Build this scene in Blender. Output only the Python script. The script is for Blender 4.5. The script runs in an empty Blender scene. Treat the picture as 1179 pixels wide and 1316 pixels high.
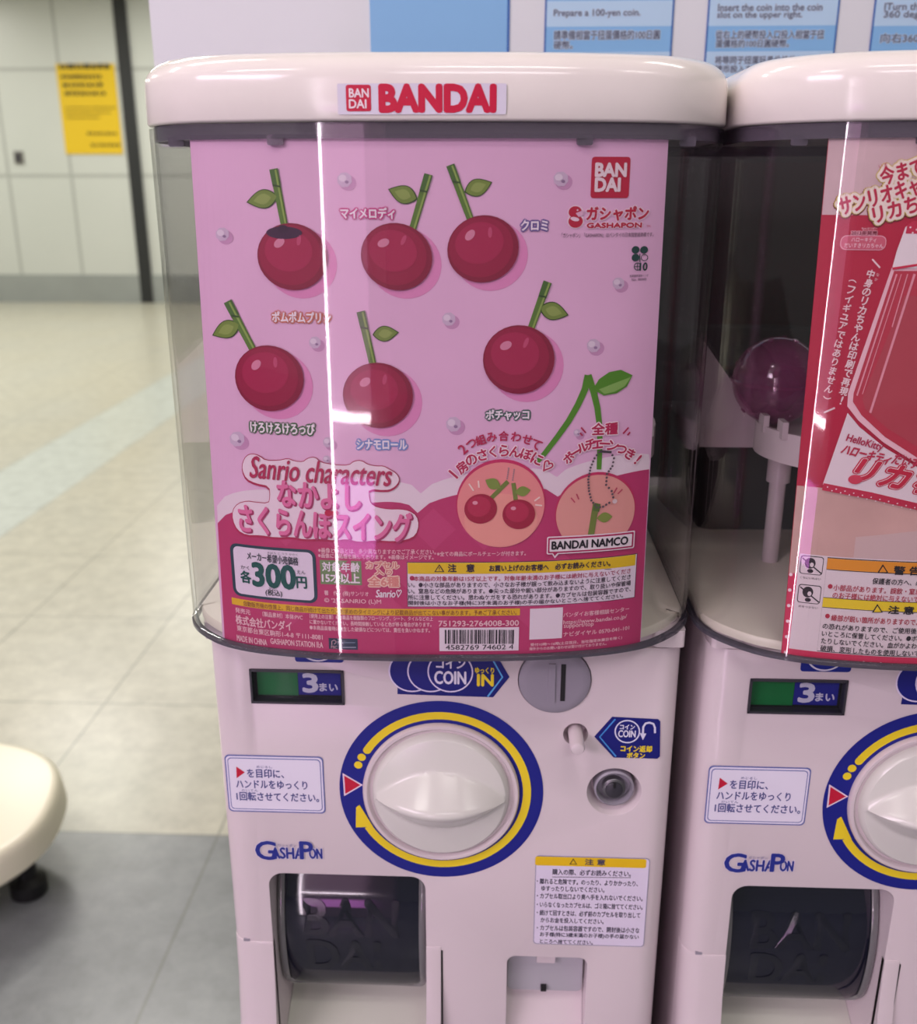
import bpy, bmesh, math, random
from mathutils import Vector, Matrix

# ------------------------------------------------------------------ camera / light / exposure
SC = bpy.context.scene
COL = SC.collection
EYE = 1.30
CAM = Vector((0.0323, -0.5496, EYE))
FPX = 1270.0
TH, PS = math.radians(18.3), math.radians(2.35)
FW = Vector((-math.sin(PS)*math.cos(TH), math.cos(PS)*math.cos(TH), -math.sin(TH)))
RT = Vector((math.cos(PS), math.sin(PS), 0))
UP = RT.cross(FW)
cd = bpy.data.cameras.new('camera'); cam = bpy.data.objects.new('camera', cd); COL.objects.link(cam)
cd.sensor_fit = 'HORIZONTAL'; cd.sensor_width = 36.0; cd.lens = 36.0*FPX/1179.0
cd.clip_start = 0.01; cd.clip_end = 200
cam.matrix_world = Matrix(((RT.x, UP.x, -FW.x, CAM.x), (RT.y, UP.y, -FW.y, CAM.y), (RT.z, UP.z, -FW.z, CAM.z), (0, 0, 0, 1)))
cd.dof.use_dof = True; cd.dof.focus_distance = 0.545; cd.dof.aperture_fstop = 10.5
SC.camera = cam
vs = SC.view_settings
vs.view_transform = 'Standard'; vs.look = 'None'; vs.gamma = 1.0; vs.use_curve_mapping = False
vs.exposure = -0.83
SC.cycles.use_denoising = True
SC.cycles.max_bounces = 10; SC.cycles.transparent_max_bounces = 24
SC.cycles.caustics_reflective = False; SC.cycles.caustics_refractive = False

w = bpy.data.worlds.new('world'); SC.world = w; w.use_nodes = True
w.node_tree.nodes['Background'].inputs[0].default_value = (0.95, 0.98, 0.96, 1)
w.node_tree.nodes['Background'].inputs[1].default_value = 0.34

def area(name, loc, size, power, color=(1, 1, 1), rot=(0, 0, 0), sy=None):
    l = bpy.data.lights.new(name, 'AREA'); l.energy = power; l.color = color
    l.shape = 'RECTANGLE'; l.size = size; l.size_y = sy or size
    o = bpy.data.objects.new(name, l); COL.objects.link(o); o.location = loc; o.rotation_euler = rot
    return o
CEIL = 3.3
WARM = (1.0, 0.965, 0.90)
for k, (lx, ly, p) in enumerate([(-1.3, -1.6, 20), (0.4, -1.2, 16), (2.0, -1.6, 16), (-2.6, 1.0, 45), (-1.2, 0.7, 16), (1.4, 0.6, 18),
                                 (-4.5, 3.0, 85), (-1.6, 3.2, 85), (-6.5, 6.0, 120), (-3.2, 6.2, 120), (-6.5, 9.3, 110), (-3.2, 9.3, 110)]):
    area('ceiling_lamp_light', (lx, ly, CEIL-0.03), 0.9, p, WARM, sy=0.16)
# lit shop front across the aisle behind the photographer: tinted light on the fronts
area('shop_front_light', (-2.7, -2.9, 2.75), 2.4, 150, (1.0, 0.79, 0.96), (math.radians(68), 0, math.radians(-45)), sy=0.9)
area('aisle_lamp_light', (0.6, -3.2, CEIL-0.03), 1.6, 60, (1.0, 0.92, 0.95), sy=0.6)

# ------------------------------------------------------------------ materials
def lin(c):
    c = c/255.0
    return c/12.92 if c <= 0.04045 else ((c+0.055)/1.055)**2.4
def rgb(r, g, b): return (lin(r), lin(g), lin(b), 1.0)
MATS = {}
def mat(name, col, rough=0.5, spec=0.5, emit=None, es=0.0, metal=0.0, coat=0.0, noise=0.0, nscale=8.0):
    if name in MATS: return MATS[name]
    m = bpy.data.materials.new(name); m.use_nodes = True
    nt = m.node_tree; b = nt.nodes['Principled BSDF']
    c = rgb(*col)
    b.inputs['Base Color'].default_value = c
    b.inputs['Roughness'].default_value = rough
    b.inputs['Specular IOR Level'].default_value = spec
    b.inputs['Metallic'].default_value = metal
    if coat: b.inputs['Coat Weight'].default_value = coat; b.inputs['Coat Roughness'].default_value = 0.05
    if emit: b.inputs['Emission Color'].default_value = rgb(*emit); b.inputs['Emission Strength'].default_value = es
    if noise:
        tc = nt.nodes.new('ShaderNodeTexCoord'); n = nt.nodes.new('ShaderNodeTexNoise'); n.inputs['Scale'].default_value = nscale
        n.inputs['Detail'].default_value = 6
        r = nt.nodes.new('ShaderNodeMapRange'); r.inputs[1].default_value = 0.3; r.inputs[2].default_value = 0.7
        r.inputs[3].default_value = 1-noise; r.inputs[4].default_value = 1+noise*0.4
        mx = nt.nodes.new('ShaderNodeMix'); mx.data_type = 'RGBA'; mx.blend_type = 'MULTIPLY'; mx.inputs[0].default_value = 1
        mx.inputs[6].default_value = c
        nt.links.new(tc.outputs['Object'], n.inputs['Vector']); nt.links.new(n.outputs[0], r.inputs[0])
        nt.links.new(r.outputs[0], mx.inputs[7]); nt.links.new(mx.outputs[2], b.inputs['Base Color'])
    MATS[name] = m
    return m
def clear(name, tint, f0=0.04, rough=0.02, body=None, mixbody=0.0, streak=0.0):
    """thin clear plastic: tinted straight-through light plus an angle dependent gloss"""
    if name in MATS: return MATS[name]
    m = bpy.data.materials.new(name); m.use_nodes = True; nt = m.node_tree; N = nt.nodes; L = nt.links
    for n in list(N): N.remove(n)
    out = N.new('ShaderNodeOutputMaterial'); lw = N.new('ShaderNodeLayerWeight'); lw.inputs['Blend'].default_value = 0.5
    p = N.new('ShaderNodeMath'); p.operation = 'POWER'; p.inputs[1].default_value = 4.5
    r = N.new('ShaderNodeMapRange'); r.inputs[3].default_value = f0; r.inputs[4].default_value = 0.75
    tr = N.new('ShaderNodeBsdfTransparent'); tr.inputs[0].default_value = (*tint, 1)
    gl = N.new('ShaderNodeBsdfGlossy'); gl.inputs['Roughness'].default_value = rough; gl.inputs[0].default_value = (1, 1, 1, 1)
    mx = N.new('ShaderNodeMixShader')
    L.new(lw.outputs['Facing'], p.inputs[0]); L.new(p.outputs[0], r.inputs[0]); L.new(r.outputs[0], mx.inputs[0])
    ab = N.new('ShaderNodeMix'); ab.data_type = 'RGBA'; ab.inputs[6].default_value = (*tint, 1); ab.inputs[7].default_value = (*[q*.5 for q in tint], 1)
    p3 = N.new('ShaderNodeMath'); p3.operation = 'POWER'; p3.inputs[1].default_value = 7.0
    L.new(lw.outputs['Facing'], p3.inputs[0]); L.new(p3.outputs[0], ab.inputs[0]); L.new(ab.outputs[2], tr.inputs[0])
    src = tr.outputs[0]
    if mixbody:
        df = N.new('ShaderNodeBsdfDiffuse'); df.inputs[0].default_value = rgb(*body)
        m2 = N.new('ShaderNodeMixShader'); m2.inputs[0].default_value = mixbody
        L.new(src, m2.inputs[1]); L.new(df.outputs[0], m2.inputs[2]); src = m2.outputs[0]
    L.new(src, mx.inputs[1]); L.new(gl.outputs[0], mx.inputs[2]); L.new(mx.outputs[0], out.inputs[0])
    MATS[name] = m
    return m
WHITE = mat('white_plastic', (212, 199, 203), 0.22, 0.5)
LIDW = mat('lid_plastic', (238, 231, 225), 0.14, 0.5, noise=0.03, nscale=30)
KNOBW = mat('knob_plastic', (214, 212, 206), 0.2, 0.5)
CREAM = mat('cream_plastic', (226, 221, 205), 0.4)
CLEAR = clear('clear_case_plastic', (0.97, 0.965, 0.968), 0.032)
CLEARD = clear('grey_clear_plastic', (0.46, 0.43, 0.48), 0.05, 0.05, (150, 138, 156), 0.3)
SMOKE = clear('smoky_plastic', (0.16, 0.165, 0.21), 0.05, 0.06, (38, 40, 58), 0.45)
SMOKER = clear('smoky_rim_plastic', (0.5, 0.5, 0.52), 0.08, 0.08, (150, 148, 150), 0.45)
SMOKEL = clear('smoky_letter_plastic', (0.13, 0.135, 0.17), 0.06, 0.2, (30, 32, 47), 0.5)
CAPS = clear('purple_clear_plastic', (0.70, 0.36, 0.56), 0.06, 0.04, (196, 104, 160), 0.3)
GREYP = mat('grey_plastic', (146, 140, 152), 0.4)
DGREY = mat('dark_grey_plastic', (52, 50, 58), 0.4)
BLACK = mat('black', (16, 15, 18), 0.5)
STEEL = mat('steel', (120, 118, 122), 0.3, metal=0.8)
DARKB = mat('dark_board', (34, 26, 29), 0.6)

# ------------------------------------------------------------------ helpers
def link(o): COL.objects.link(o); return o
def setp(o, label=None, cat=None, group=None, kind=None):
    if label: o['label'] = label
    if cat: o['category'] = cat
    if group: o['group'] = group
    if kind: o['kind'] = kind
    return o
def thing(name, loc, label, cat, group=None):
    o = link(bpy.data.objects.new(name, None)); o.location = loc; o.empty_display_size = 0.05
    return setp(o, label, cat, group)
def world_loc(o):
    v = Vector((0, 0, 0))
    while o: v += o.location; o = o.parent
    return v
def mesh_obj(name, verts, faces, mats, parent=None, midx=None, smooth=0, label=None):
    """verts are in world space; they are stored relative to the parent's own place"""
    me = bpy.data.meshes.new(name)
    off = world_loc(parent) if parent else Vector((0, 0, 0))
    me.from_pydata([(v[0]-off.x, v[1]-off.y, v[2]-off.z) for v in verts], [], faces)
    for m in (mats if isinstance(mats, list) else [mats]): me.materials.append(m)
    if midx: me.polygons.foreach_set('material_index', midx)
    o = link(bpy.data.objects.new(name, me)); o.parent = parent
    if label: o['label'] = label
    if smooth:
        me.polygons.foreach_set('use_smooth', [True]*len(me.polygons))
        me.set_sharp_from_angle(angle=math.radians(smooth))
    return o
def bm_obj(name, bm, mats, parent=None, smooth=0, label=None):
    bmesh.ops.recalc_face_normals(bm, faces=bm.faces[:])
    bm.verts.ensure_lookup_table()
    for i, v in enumerate(bm.verts): v.index = i
    vs_ = [v.co.copy() for v in bm.verts]; fs = [[v.index for v in f.verts] for f in bm.faces]; mi = [f.material_index for f in bm.faces]
    bm.free()
    return mesh_obj(name, vs_, fs, mats, parent, mi, smooth, label)
def box(bm, x0, x1, y0, y1, z0, z1):
    v = [bm.verts.new(p) for p in [(x0, y0, z0), (x1, y0, z0), (x1, y1, z0), (x0, y1, z0), (x0, y0, z1), (x1, y0, z1), (x1, y1, z1), (x0, y1, z1)]]
    for f in [(0, 1, 2, 3), (7, 6, 5, 4), (0, 4, 5, 1), (1, 5, 6, 2), (2, 6, 7, 3), (3, 7, 4, 0)]: bm.faces.new([v[i] for i in f])
def loft(bm, rings, closed=True, cap0=True, cap1=True):
    R = [[bm.verts.new(p) for p in r] for r in rings]
    n = len(R[0])
    for a, b in zip(R, R[1:]):
        for i in range(n if closed else n-1):
            j = (i+1) % n
            bm.faces.new((a[i], a[j], b[j], b[i]))
    if cap0: bm.faces.new(R[0][::-1])
    if cap1: bm.faces.new(R[-1])
    return R
def rrect(x0, x1, y0, y1, r, n=6, corners=(1, 1, 1, 1)):
    """rounded rectangle, counter-clockwise from lower left; corners = ll, lr, ur, ul"""
    pts = []
    for (cx, cy, a, on) in [(x0+r, y0+r, 180, corners[0]), (x1-r, y0+r, 270, corners[1]), (x1-r, y1-r, 0, corners[2]), (x0+r, y1-r, 90, corners[3])]:
        if on and r > 0:
            for k in range(n+1):
                t = math.radians(a+90*k/n); pts.append((cx+r*math.cos(t), cy+r*math.sin(t)))
        else:
            pts.append({180: (x0, y0), 270: (x1, y0), 0: (x1, y1), 90: (x0, y1)}[a])
    return pts
def prism_y(bm, poly, y0, y1):
    loft(bm, [[(x, y0, z) for x, z in poly], [(x, y1, z) for x, z in poly]])
def prism_z(bm, poly, z0, z1):
    loft(bm, [[(x, y, z0) for x, y in poly], [(x, y, z1) for x, y in poly]])
def lathe_y(bm, cx, cz, prof, n=48, cap0=True, cap1=True):
    """prof = [(radius, y)], turned about a line along y"""
    loft(bm, [[(cx+r*math.cos(2*math.pi*i/n), y, cz+r*math.sin(2*math.pi*i/n)) for i in range(n)] for r, y in prof], True, cap0, cap1)
def lathe_z(bm, cx, cy, prof, n=40, cap0=True, cap1=True, sx=1.0, sy=1.0):
    loft(bm, [[(cx+sx*r*math.cos(2*math.pi*i/n), cy+sy*r*math.sin(2*math.pi*i/n), z) for i in range(n)] for r, z in prof], True, cap0, cap1)
def cut(o, cutters):
    """boolean the cutter bmeshes out of o and keep plain mesh data"""
    tmp = []
    for bm in cutters:
        bmesh.ops.recalc_face_normals(bm, faces=bm.faces[:])
        me = bpy.data.meshes.new('cut'); bm.to_mesh(me); bm.free()
        c = link(bpy.data.objects.new('cut', me)); c.location = -world_loc(o.parent) + world_loc(o.parent)
        tmp.append(c)
        md = o.modifiers.new('b', 'BOOLEAN'); md.operation = 'DIFFERENCE'; md.solver = 'EXACT'; md.object = c
    bv = o.modifiers.new('v', 'BEVEL'); bv.width = 0.0016; bv.segments = 3; bv.limit_method = 'ANGLE'; bv.angle_limit = math.radians(38)
    bpy.context.view_layer.update()
    dg = bpy.context.evaluated_depsgraph_get()
    me = bpy.data.meshes.new_from_object(o.evaluated_get(dg))
    o.modifiers.clear(); o.data = me
    for c in tmp: bpy.data.objects.remove(c)
    me.polygons.foreach_set('use_smooth', [True]*len(me.polygons)); me.set_sharp_from_angle(angle=math.radians(50))

# ------------------------------------------------------------------ printed matter: shapes and lettering laid on a surface
def ray(px, py):
    d = FW*FPX + RT*(px-589.5) - UP*(py-658.0)
    return d.normalized()
class Surf:
    def __init__(self, f, xm=0.0, step=1e-4): self.f = f; self.xm = xm; self.step = step
    def uv(self, px, py):
        d = ray(px, py); Y = self.f(0, 0); P = CAM
        for _ in range(8):
            P = CAM + d*((Y-CAM.y)/d.y); Y = self.f(P.x-self.xm, P.z)
        return P.x-self.xm, P.z
    def p3(self, u, z, layer): return (u+self.xm, self.f(u, z)-layer*self.step, z)
_glyphs = {}
def glyph(s):
    if s in _glyphs: return _glyphs[s]
    c = bpy.data.curves.new('t', 'FONT'); c.body = s; c.resolution_u = 3; c.fill_mode = 'FRONT'
    o = link(bpy.data.objects.new('t', c)); bpy.context.view_layer.update()
    me = bpy.data.meshes.new_from_object(o.evaluated_get(bpy.context.evaluated_depsgraph_get()))
    V = [(v.co.x, v.co.y) for v in me.vertices]; Fs = [tuple(p.vertices) for p in me.polygons]
    bpy.data.objects.remove(o); bpy.data.meshes.remove(me)
    xs = [v[0] for v in V] or [0, 1]; ys = [v[1] for v in V] or [0, 1]
    x0, x1, y0, y1 = min(xs), max(xs), min(ys), max(ys)
    _glyphs[s] = ([(x-x0, y-y0) for x, y in V], Fs, x1-x0, max(y1-y0, 1e-6))
    return _glyphs[s]
INK = {}
def ink(c):
    if isinstance(c, bpy.types.Material): return c
    return mat('ink_%d_%d_%d' % c, c, 0.45, 0.35)
class Print:
    """collects inked shapes and letters on one surface, then builds them as one mesh"""
    def __init__(self, surf): self.S = surf; self.p = []
    def raw(self, V, Fs, c, layer): self.p.append((V, Fs, ink(c), layer))
    def poly(self, pts, c, layer, px=True):
        V = [self.S.uv(*q) for q in pts] if px else list(pts)
        self.raw(V, [tuple(range(len(V)))], c, layer); return self
    def rect(self, x0, x1, y0, y1, c, layer, r=0.0):
        cx, cy = (x0+x1)/2, (y0+y1)/2
        za, zb = self.S.uv(cx, y0)[1], self.S.uv(cx, y1)[1]
        ua, ub = self.S.uv(x0, cy)[0], self.S.uv(x1, cy)[0]
        rr = r*(ub-ua)/(x1-x0)
        self.raw(rrect(ua, ub, zb, za, rr), [tuple(range(4 if rr == 0 else 28))], c, layer); return self
    def ell(self, cx, cy, rx, ry, c, layer, rot=0.0, n=32):
        u, z = self.S.uv(cx, cy); ru = (self.S.uv(cx+rx, cy)[0]-self.S.uv(cx-rx, cy)[0])/2; rz = (self.S.uv(cx, cy-ry)[1]-self.S.uv(cx, cy+ry)[1])/2
        a = math.radians(rot); V = []
        for k in range(n):
            t = 2*math.pi*k/n; x, y = ru*math.cos(t), rz*math.sin(t)
            V.append((u+x*math.cos(a)-y*math.sin(a), z+x*math.sin(a)+y*math.cos(a)))
        self.raw(V, [tuple(range(n))], c, layer); return self
    def ring(self, cx, cy, rx, ry, wd, c, layer, a0=0, a1=360, n=40):
        V = []
        for k in range(n+1):
            t = math.radians(a0+(a1-a0)*k/n)
            for q in (1.0, 1.0-wd/rx): V.append(self.S.uv(cx+rx*q*math.cos(t), cy-ry*q*math.sin(t)))
        self.raw(V, [(2*k, 2*k+1, 2*k+3, 2*k+2) for k in range(n)], c, layer); return self
    def line(self, pts, wd, c, layer, wd1=None):
        n = len(pts); L = []; R = []
        for i, (x, y) in enumerate(pts):
            xa, ya = pts[max(i-1, 0)]; xb, yb = pts[min(i+1, n-1)]
            d = math.hypot(xb-xa, yb-ya) or 1; h = (wd+((wd1 if wd1 is not None else wd)-wd)*i/(n-1))/2
            nx, ny = -(yb-ya)/d*h, (xb-xa)/d*h
            L.append(self.S.uv(x+nx, y+ny)); R.append(self.S.uv(x-nx, y-ny))
        self.raw(L+R, [(i, i+1, n+i+1, n+i) for i in range(n-1)], c, layer); return self
    def text(self, s, x0, x1, y0, y1, c, layer, rot=0.0, bold=0.0, out=None, ow=0.0, skew=0.0):
        """fit s into the pixel box; bold / ow are pixel widths, out an outline colour"""
        V, Fs, W, H = glyph(s)
        cx, cy = (x0+x1)/2, (y0+y1)/2
        u, z = self.S.uv(cx, cy)
        ku = (self.S.uv(x1, cy)[0]-self.S.uv(x0, cy)[0])/(x1-x0); kz = (self.S.uv(cx, y0)[1]-self.S.uv(cx, y1)[1])/(y1-y0)
        sx, sz = (x1-x0)*ku/W, (y1-y0)*kz/H
        a = math.radians(rot); ca, sa = math.cos(a), math.sin(a); k = ku
        cnt = [0]
        def put(dx, dy, col, ly):
            ly = ly+cnt[0]*0.045; cnt[0] += 1
            P = []
            for gx, gy in V:
                x = (gx-W/2)*sx + dx; y = (gy-H/2)*sz + dy; x += y*skew
                P.append((u+x*ca-y*sa, z+x*sa+y*ca))
            self.raw(P, Fs, col, ly)
        if out is not None:
            nn = 8 if ow < 3 else 14
            for i in range(nn):
                t = 2*math.pi*i/nn; put(ow*k*math.cos(t), ow*k*math.sin(t), out, layer-1.0)
            if ow > 6:
                for i in range(6):
                    t = math.pi*i/3; put(ow*.55*k*math.cos(t), ow*.55*k*math.sin(t), out, layer-1.9)
            cnt[0] = 0; put(0, 0, out, layer-.05)
        cnt[0] = 0
        if bold:
            nb = 4 if bold < 1.6 else 8
            for i in range(nb): put(math.cos(2*math.pi*i/nb)*bold*k*.6, math.sin(2*math.pi*i/nb)*bold*k*.6, c, layer)
        else: put(0, 0, c, layer)
        return self
    def chars(self, items, size, c, layer, **kw):
        for ch, x, y, rot in items:
            V, Fs, W, H = glyph(ch); m = max(W, H, 0.55); hw, hh = size*W/m/2, size*H/m/2
            self.text(ch, x-hw, x+hw, y-hh, y+hh, c, layer, rot=rot, **kw)
        return self
    def build(self, name, parent, label=None, bend=0.0):
        mats, idx, V3, F3, MI = [], {}, [], [], []
        for V, Fs, m, ly in self.p:
            if m.name not in idx: idx[m.name] = len(mats); mats.append(m)
            us = [v[0] for v in V]
            if bend and max(us)-min(us) > bend*1.5:
                bm = bmesh.new(); bv = [bm.verts.new((q[0], q[1], 0)) for q in V]
                for f in Fs:
                    try: bm.faces.new([bv[i] for i in f])
                    except ValueError: pass
                if len(Fs) == 1 and len(V) > 4: bmesh.ops.triangulate(bm, faces=bm.faces[:])
                x = math.floor(min(us)/bend)*bend
                while x < max(us):
                    bmesh.ops.bisect_plane(bm, geom=bm.verts[:]+bm.edges[:]+bm.faces[:], plane_co=(x, 0, 0), plane_no=(1, 0, 0), dist=1e-7); x += bend
                for i, v in enumerate(bm.verts): v.index = i
                V = [(v.co.x, v.co.y) for v in bm.verts]; Fs = [tuple(v.index for v in f.verts) for f in bm.faces]; bm.free()
            b = len(V3); V3 += [self.S.p3(u, z, ly) for u, z in V]
            for f in Fs: F3.append([b+i for i in f]); MI.append(idx[m.name])
        # every print faces the viewer side (-y)
        for i, f in enumerate(F3):
            ax = 0.0
            for k in range(len(f)):
                p, q = V3[f[k]], V3[f[(k+1) % len(f)]]; ax += p[0]*q[2]-q[0]*p[2]
            if ax < 0: F3[i] = f[::-1]
        return mesh_obj(name, V3, F3, mats, parent, MI, 0, label)

# ------------------------------------------------------------------ the place: floor, far wall, ceiling
def floor_material():
    m = bpy.data.materials.new('tile_floor'); m.use_nodes = True; nt = m.node_tree; N = nt.nodes; L = nt.links
    b = N['Principled BSDF']; tc = N.new('ShaderNodeTexCoord'); sp = N.new('ShaderNodeSeparateXYZ'); L.new(tc.outputs['Object'], sp.inputs[0])
    def M(op, a, b_=None, c=None):
        n = N.new('ShaderNodeMath'); n.operation = op
        for i, q in enumerate((a, b_, c)):
            if q is None: continue
            if isinstance(q, (int, float)): n.inputs[i].default_value = q
            else: L.new(q, n.inputs[i])
        return n.outputs[0]
    def seam(axis, off, pitch, hw):
        t = M('FRACT', M('DIVIDE', M('ADD', axis, off), pitch))
        d = M('MINIMUM', t, M('SUBTRACT', 1.0, t))
        return M('LESS_THAN', M('MULTIPLY', d, pitch), hw)
    X, Y = sp.outputs[0], sp.outputs[1]
    sm = M('MAXIMUM', seam(X, 0.546+45.1, 0.451, 0.0028), seam(Y, -1.19+54, 0.54, 0.0028))
    stripe = M('MULTIPLY', M('GREATER_THAN', X, -2.35), M('LESS_THAN', X, -1.896))
    dark = M('LESS_THAN', Y, 1.19)
    n1 = N.new('ShaderNodeTexNoise'); n1.inputs['Scale'].default_value = 15; n1.inputs['Detail'].default_value = 8; n1.inputs['Roughness'].default_value = 0.7
    n2 = N.new('ShaderNodeTexNoise'); n2.inputs['Scale'].default_value = 1.6; n2.inputs['Detail'].default_value = 3
    L.new(tc.outputs['Object'], n1.inputs['Vector']); L.new(tc.outputs['Object'], n2.inputs['Vector'])
    def mix(f, a, b_, mode='MIX'):
        n = N.new('ShaderNodeMix'); n.data_type = 'RGBA'; n.blend_type = mode
        if isinstance(f, (int, float)): n.inputs[0].default_value = f
        else: L.new(f, n.inputs[0])
        for i, q in ((6, a), (7, b_)):
            if isinstance(q, tuple): n.inputs[i].default_value = q
            else: L.new(q, n.inputs[i])
        return n.outputs[2]
    beige = mix(n2.outputs[0], rgb(188, 184, 164), rgb(184, 184, 172))
    beige = mix(stripe, beige, rgb(190, 197, 190))
    base = mix(dark, beige, rgb(128, 132, 133))
    base = mix(M('MULTIPLY', sm, 0.55), base, rgb(96, 95, 88))
    g = N.new('ShaderNodeMapRange'); g.inputs[1].default_value = 0.3; g.inputs[2].default_value = 0.75; g.inputs[3].default_value = 0.76; g.inputs[4].default_value = 1.16
    L.new(n1.outputs[0], g.inputs[0])
    fin = mix(1.0, base, g.outputs[0], 'MULTIPLY')
    L.new(fin, b.inputs['Base Color']); b.inputs['Roughness'].default_value = 0.3
    return m
def plane_box(name, x0, x1, y0, y1, z0, z1, m, kind='structure'):
    bm = bmesh.new(); box(bm, x0, x1, y0, y1, z0, z1)
    return setp(bm_obj(name, bm, m), kind=kind)
plane_box('floor', -14, 8, -6, 11.0, -0.08, 0.0, floor_material())
plane_box('ceiling', -14, 8, -6, 11.0, CEIL, CEIL+0.1, mat('ceiling_paint', (225, 224, 218), 0.8))
# far wall of big stone panels
WY = 11.0
def wall_material():
    m = bpy.data.materials.new('panel_wall'); m.use_nodes = True; nt = m.node_tree; N = nt.nodes; L = nt.links; b = N['Principled BSDF']
    tc = N.new('ShaderNodeTexCoord'); sp = N.new('ShaderNodeSeparateXYZ'); L.new(tc.outputs['Object'], sp.inputs[0])
    def M(op, a, b_=None):
        n = N.new('ShaderNodeMath'); n.operation = op
        for i, q in enumerate((a, b_)):
            if q is None: continue
            if isinstance(q, (int, float)): n.inputs[i].default_value = q
            else: L.new(q, n.inputs[i])
        return n.outputs[0]
    def seam(ax, off, pitch, hw):
        t = M('FRACT', M('DIVIDE', M('ADD', ax, off), pitch)); d = M('MINIMUM', t, M('SUBTRACT', 1.0, t))
        return M('LESS_THAN', M('MULTIPLY', d, pitch), hw)
    s = M('MAXIMUM', seam(sp.outputs[0], 4.80+21.6*1, 0.72, 0.018), seam(sp.outputs[2], -0.30, 1.1, 0.018))
    n = N.new('ShaderNodeTexNoise'); n.inputs['Scale'].default_value = 0.7; L.new(tc.outputs['Object'], n.inputs['Vector'])
    def mix(f, a, b_):
        q = N.new('ShaderNodeMix'); q.data_type = 'RGBA'; L.new(f, q.inputs[0])
        for i, v in ((6, a), (7, b_)):
            if isinstance(v, tuple): q.inputs[i].default_value = v
            else: L.new(v, q.inputs[i])
        return q.outputs[2]
    c = mix(n.outputs[0], rgb(192, 197, 190), rgb(205, 208, 202))
    L.new(mix(M('MULTIPLY', s, 0.45), c, rgb(120, 122, 118)), b.inputs['Base Color']); b.inputs['Roughness'].default_value = 0.35
    return m
plane_box('wall_back', -14, 8, WY, WY+0.2, 0, CEIL, wall_material())
plane_box('baseboard_back', -14, 8, WY-0.02, WY, 0, 0.31, mat('baseboard_stone', (150, 155, 152), 0.25, noise=0.1, nscale=2))
plane_box('trim_1', -4.13, -3.99, WY-0.035, WY, 0, CEIL, mat('black_trim', (40, 42, 42), 0.4))

# ------------------------------------------------------------------ yellow notice and small outlet on the far wall
t = thing('wall_notice', (-4.505, WY-0.008, 1.63), 'yellow notice sheet with blurred dark text on the far grey wall', 'notice')
YEL = mat('yellow_paper', (222, 186, 20), 0.6)
bm = bmesh.new(); box(bm, -4.828, -4.183, WY-0.012, WY-0.001, 1.63, 2.552); bm_obj('sheet', bm, YEL, t)
random.seed(4)
DI = (70, 62, 26)
for (z, h, xa, xb, gap) in [(2.50, .055, -4.79, -4.22, .012), (2.405, .04, -4.78, -4.33, .012), (2.32, .045, -4.77, -4.33, .018), (2.235, .045, -4.76, -4.32, .018),
                            (2.10, .018, -4.77, -4.22, .012), (2.05, .018, -4.77, -4.28, .012), (2.00, .018, -4.77, -4.42, .012), (1.83, .03, -4.56, -4.22, .014), (1.71, .03, -4.53, -4.21, .014)]:
    pr = Print(Surf(lambda u, z: WY-0.014, 0.0, 0.002)); x = xa
    while x < xb:
        wd = random.uniform(.5, 1.3)*h
        pr.raw([(x, z), (x+wd, z), (x+wd, z+h*random.uniform(.75, 1)), (x, z+h*random.uniform(.75, 1))], [(0, 1, 2, 3)], DI, 1); x += wd+gap
    pr.build('text_line', t)
t = thing('wall_outlet', (-5.37, WY, 1.52), 'small dark outlet plate low on the far grey wall', 'outlet')
bm = bmesh.new(); box(bm, -5.42, -5.32, WY-0.02, WY, 1.53, 1.66); bm_obj('plate', bm, mat('outlet_metal', (120, 118, 112), 0.4), t)
bm = bmesh.new(); box(bm, -5.395, -5.345, WY-0.03, WY-0.02, 1.55, 1.64); bm_obj('cover', bm, DGREY, t, label='dark socket cover')

# ------------------------------------------------------------------ rounded cream base on the left
CR = mat('cream_laminate', (235, 229, 206), 0.3, noise=0.02, nscale=4)
t = thing('round_platform', (-1.25, 1.0, 0.0), 'rounded cream platform on black feet, cut off by the left edge', 'platform')
def slab_ring(g, z, n=72):
    pts = []
    for k in range(n):
        a = 2*math.pi*k/n; c, s = math.cos(a), math.sin(a)
        e = 2/2.45
        x = (0.415+g)*math.copysign(abs(c)**e, c); y = (0.27+g)*math.copysign(abs(s)**e, s)
        r = math.radians(12)
        pts.append((-1.222+x*math.cos(r)-y*math.sin(r), 0.985+x*math.sin(r)+y*math.cos(r), z))
    return pts
bm = bmesh.new()
loft(bm, [slab_ring(-0.03, 0.10), slab_ring(-0.006, 0.104), slab_ring(0.004, 0.115), slab_ring(0.0, 0.15), slab_ring(-0.004, 0.165), slab_ring(-0.012, 0.171), slab_ring(-0.02, 0.172)])
bm_obj('platform_top', bm, CR, t, smooth=40)
for (fx, fy) in ((-0.862, 1.0), (-1.02, 1.19), (-1.55, 0.80), (-1.5, 1.1)):
    bm = bmesh.new(); lathe_z(bm, fx, fy, [(0.03, 0.0), (0.034, 0.004), (0.034, 0.03), (0.018, 0.04), (0.018, 0.1)], 24)
    bm_obj('foot', bm, BLACK, t, smooth=40, label='black foot')

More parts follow.
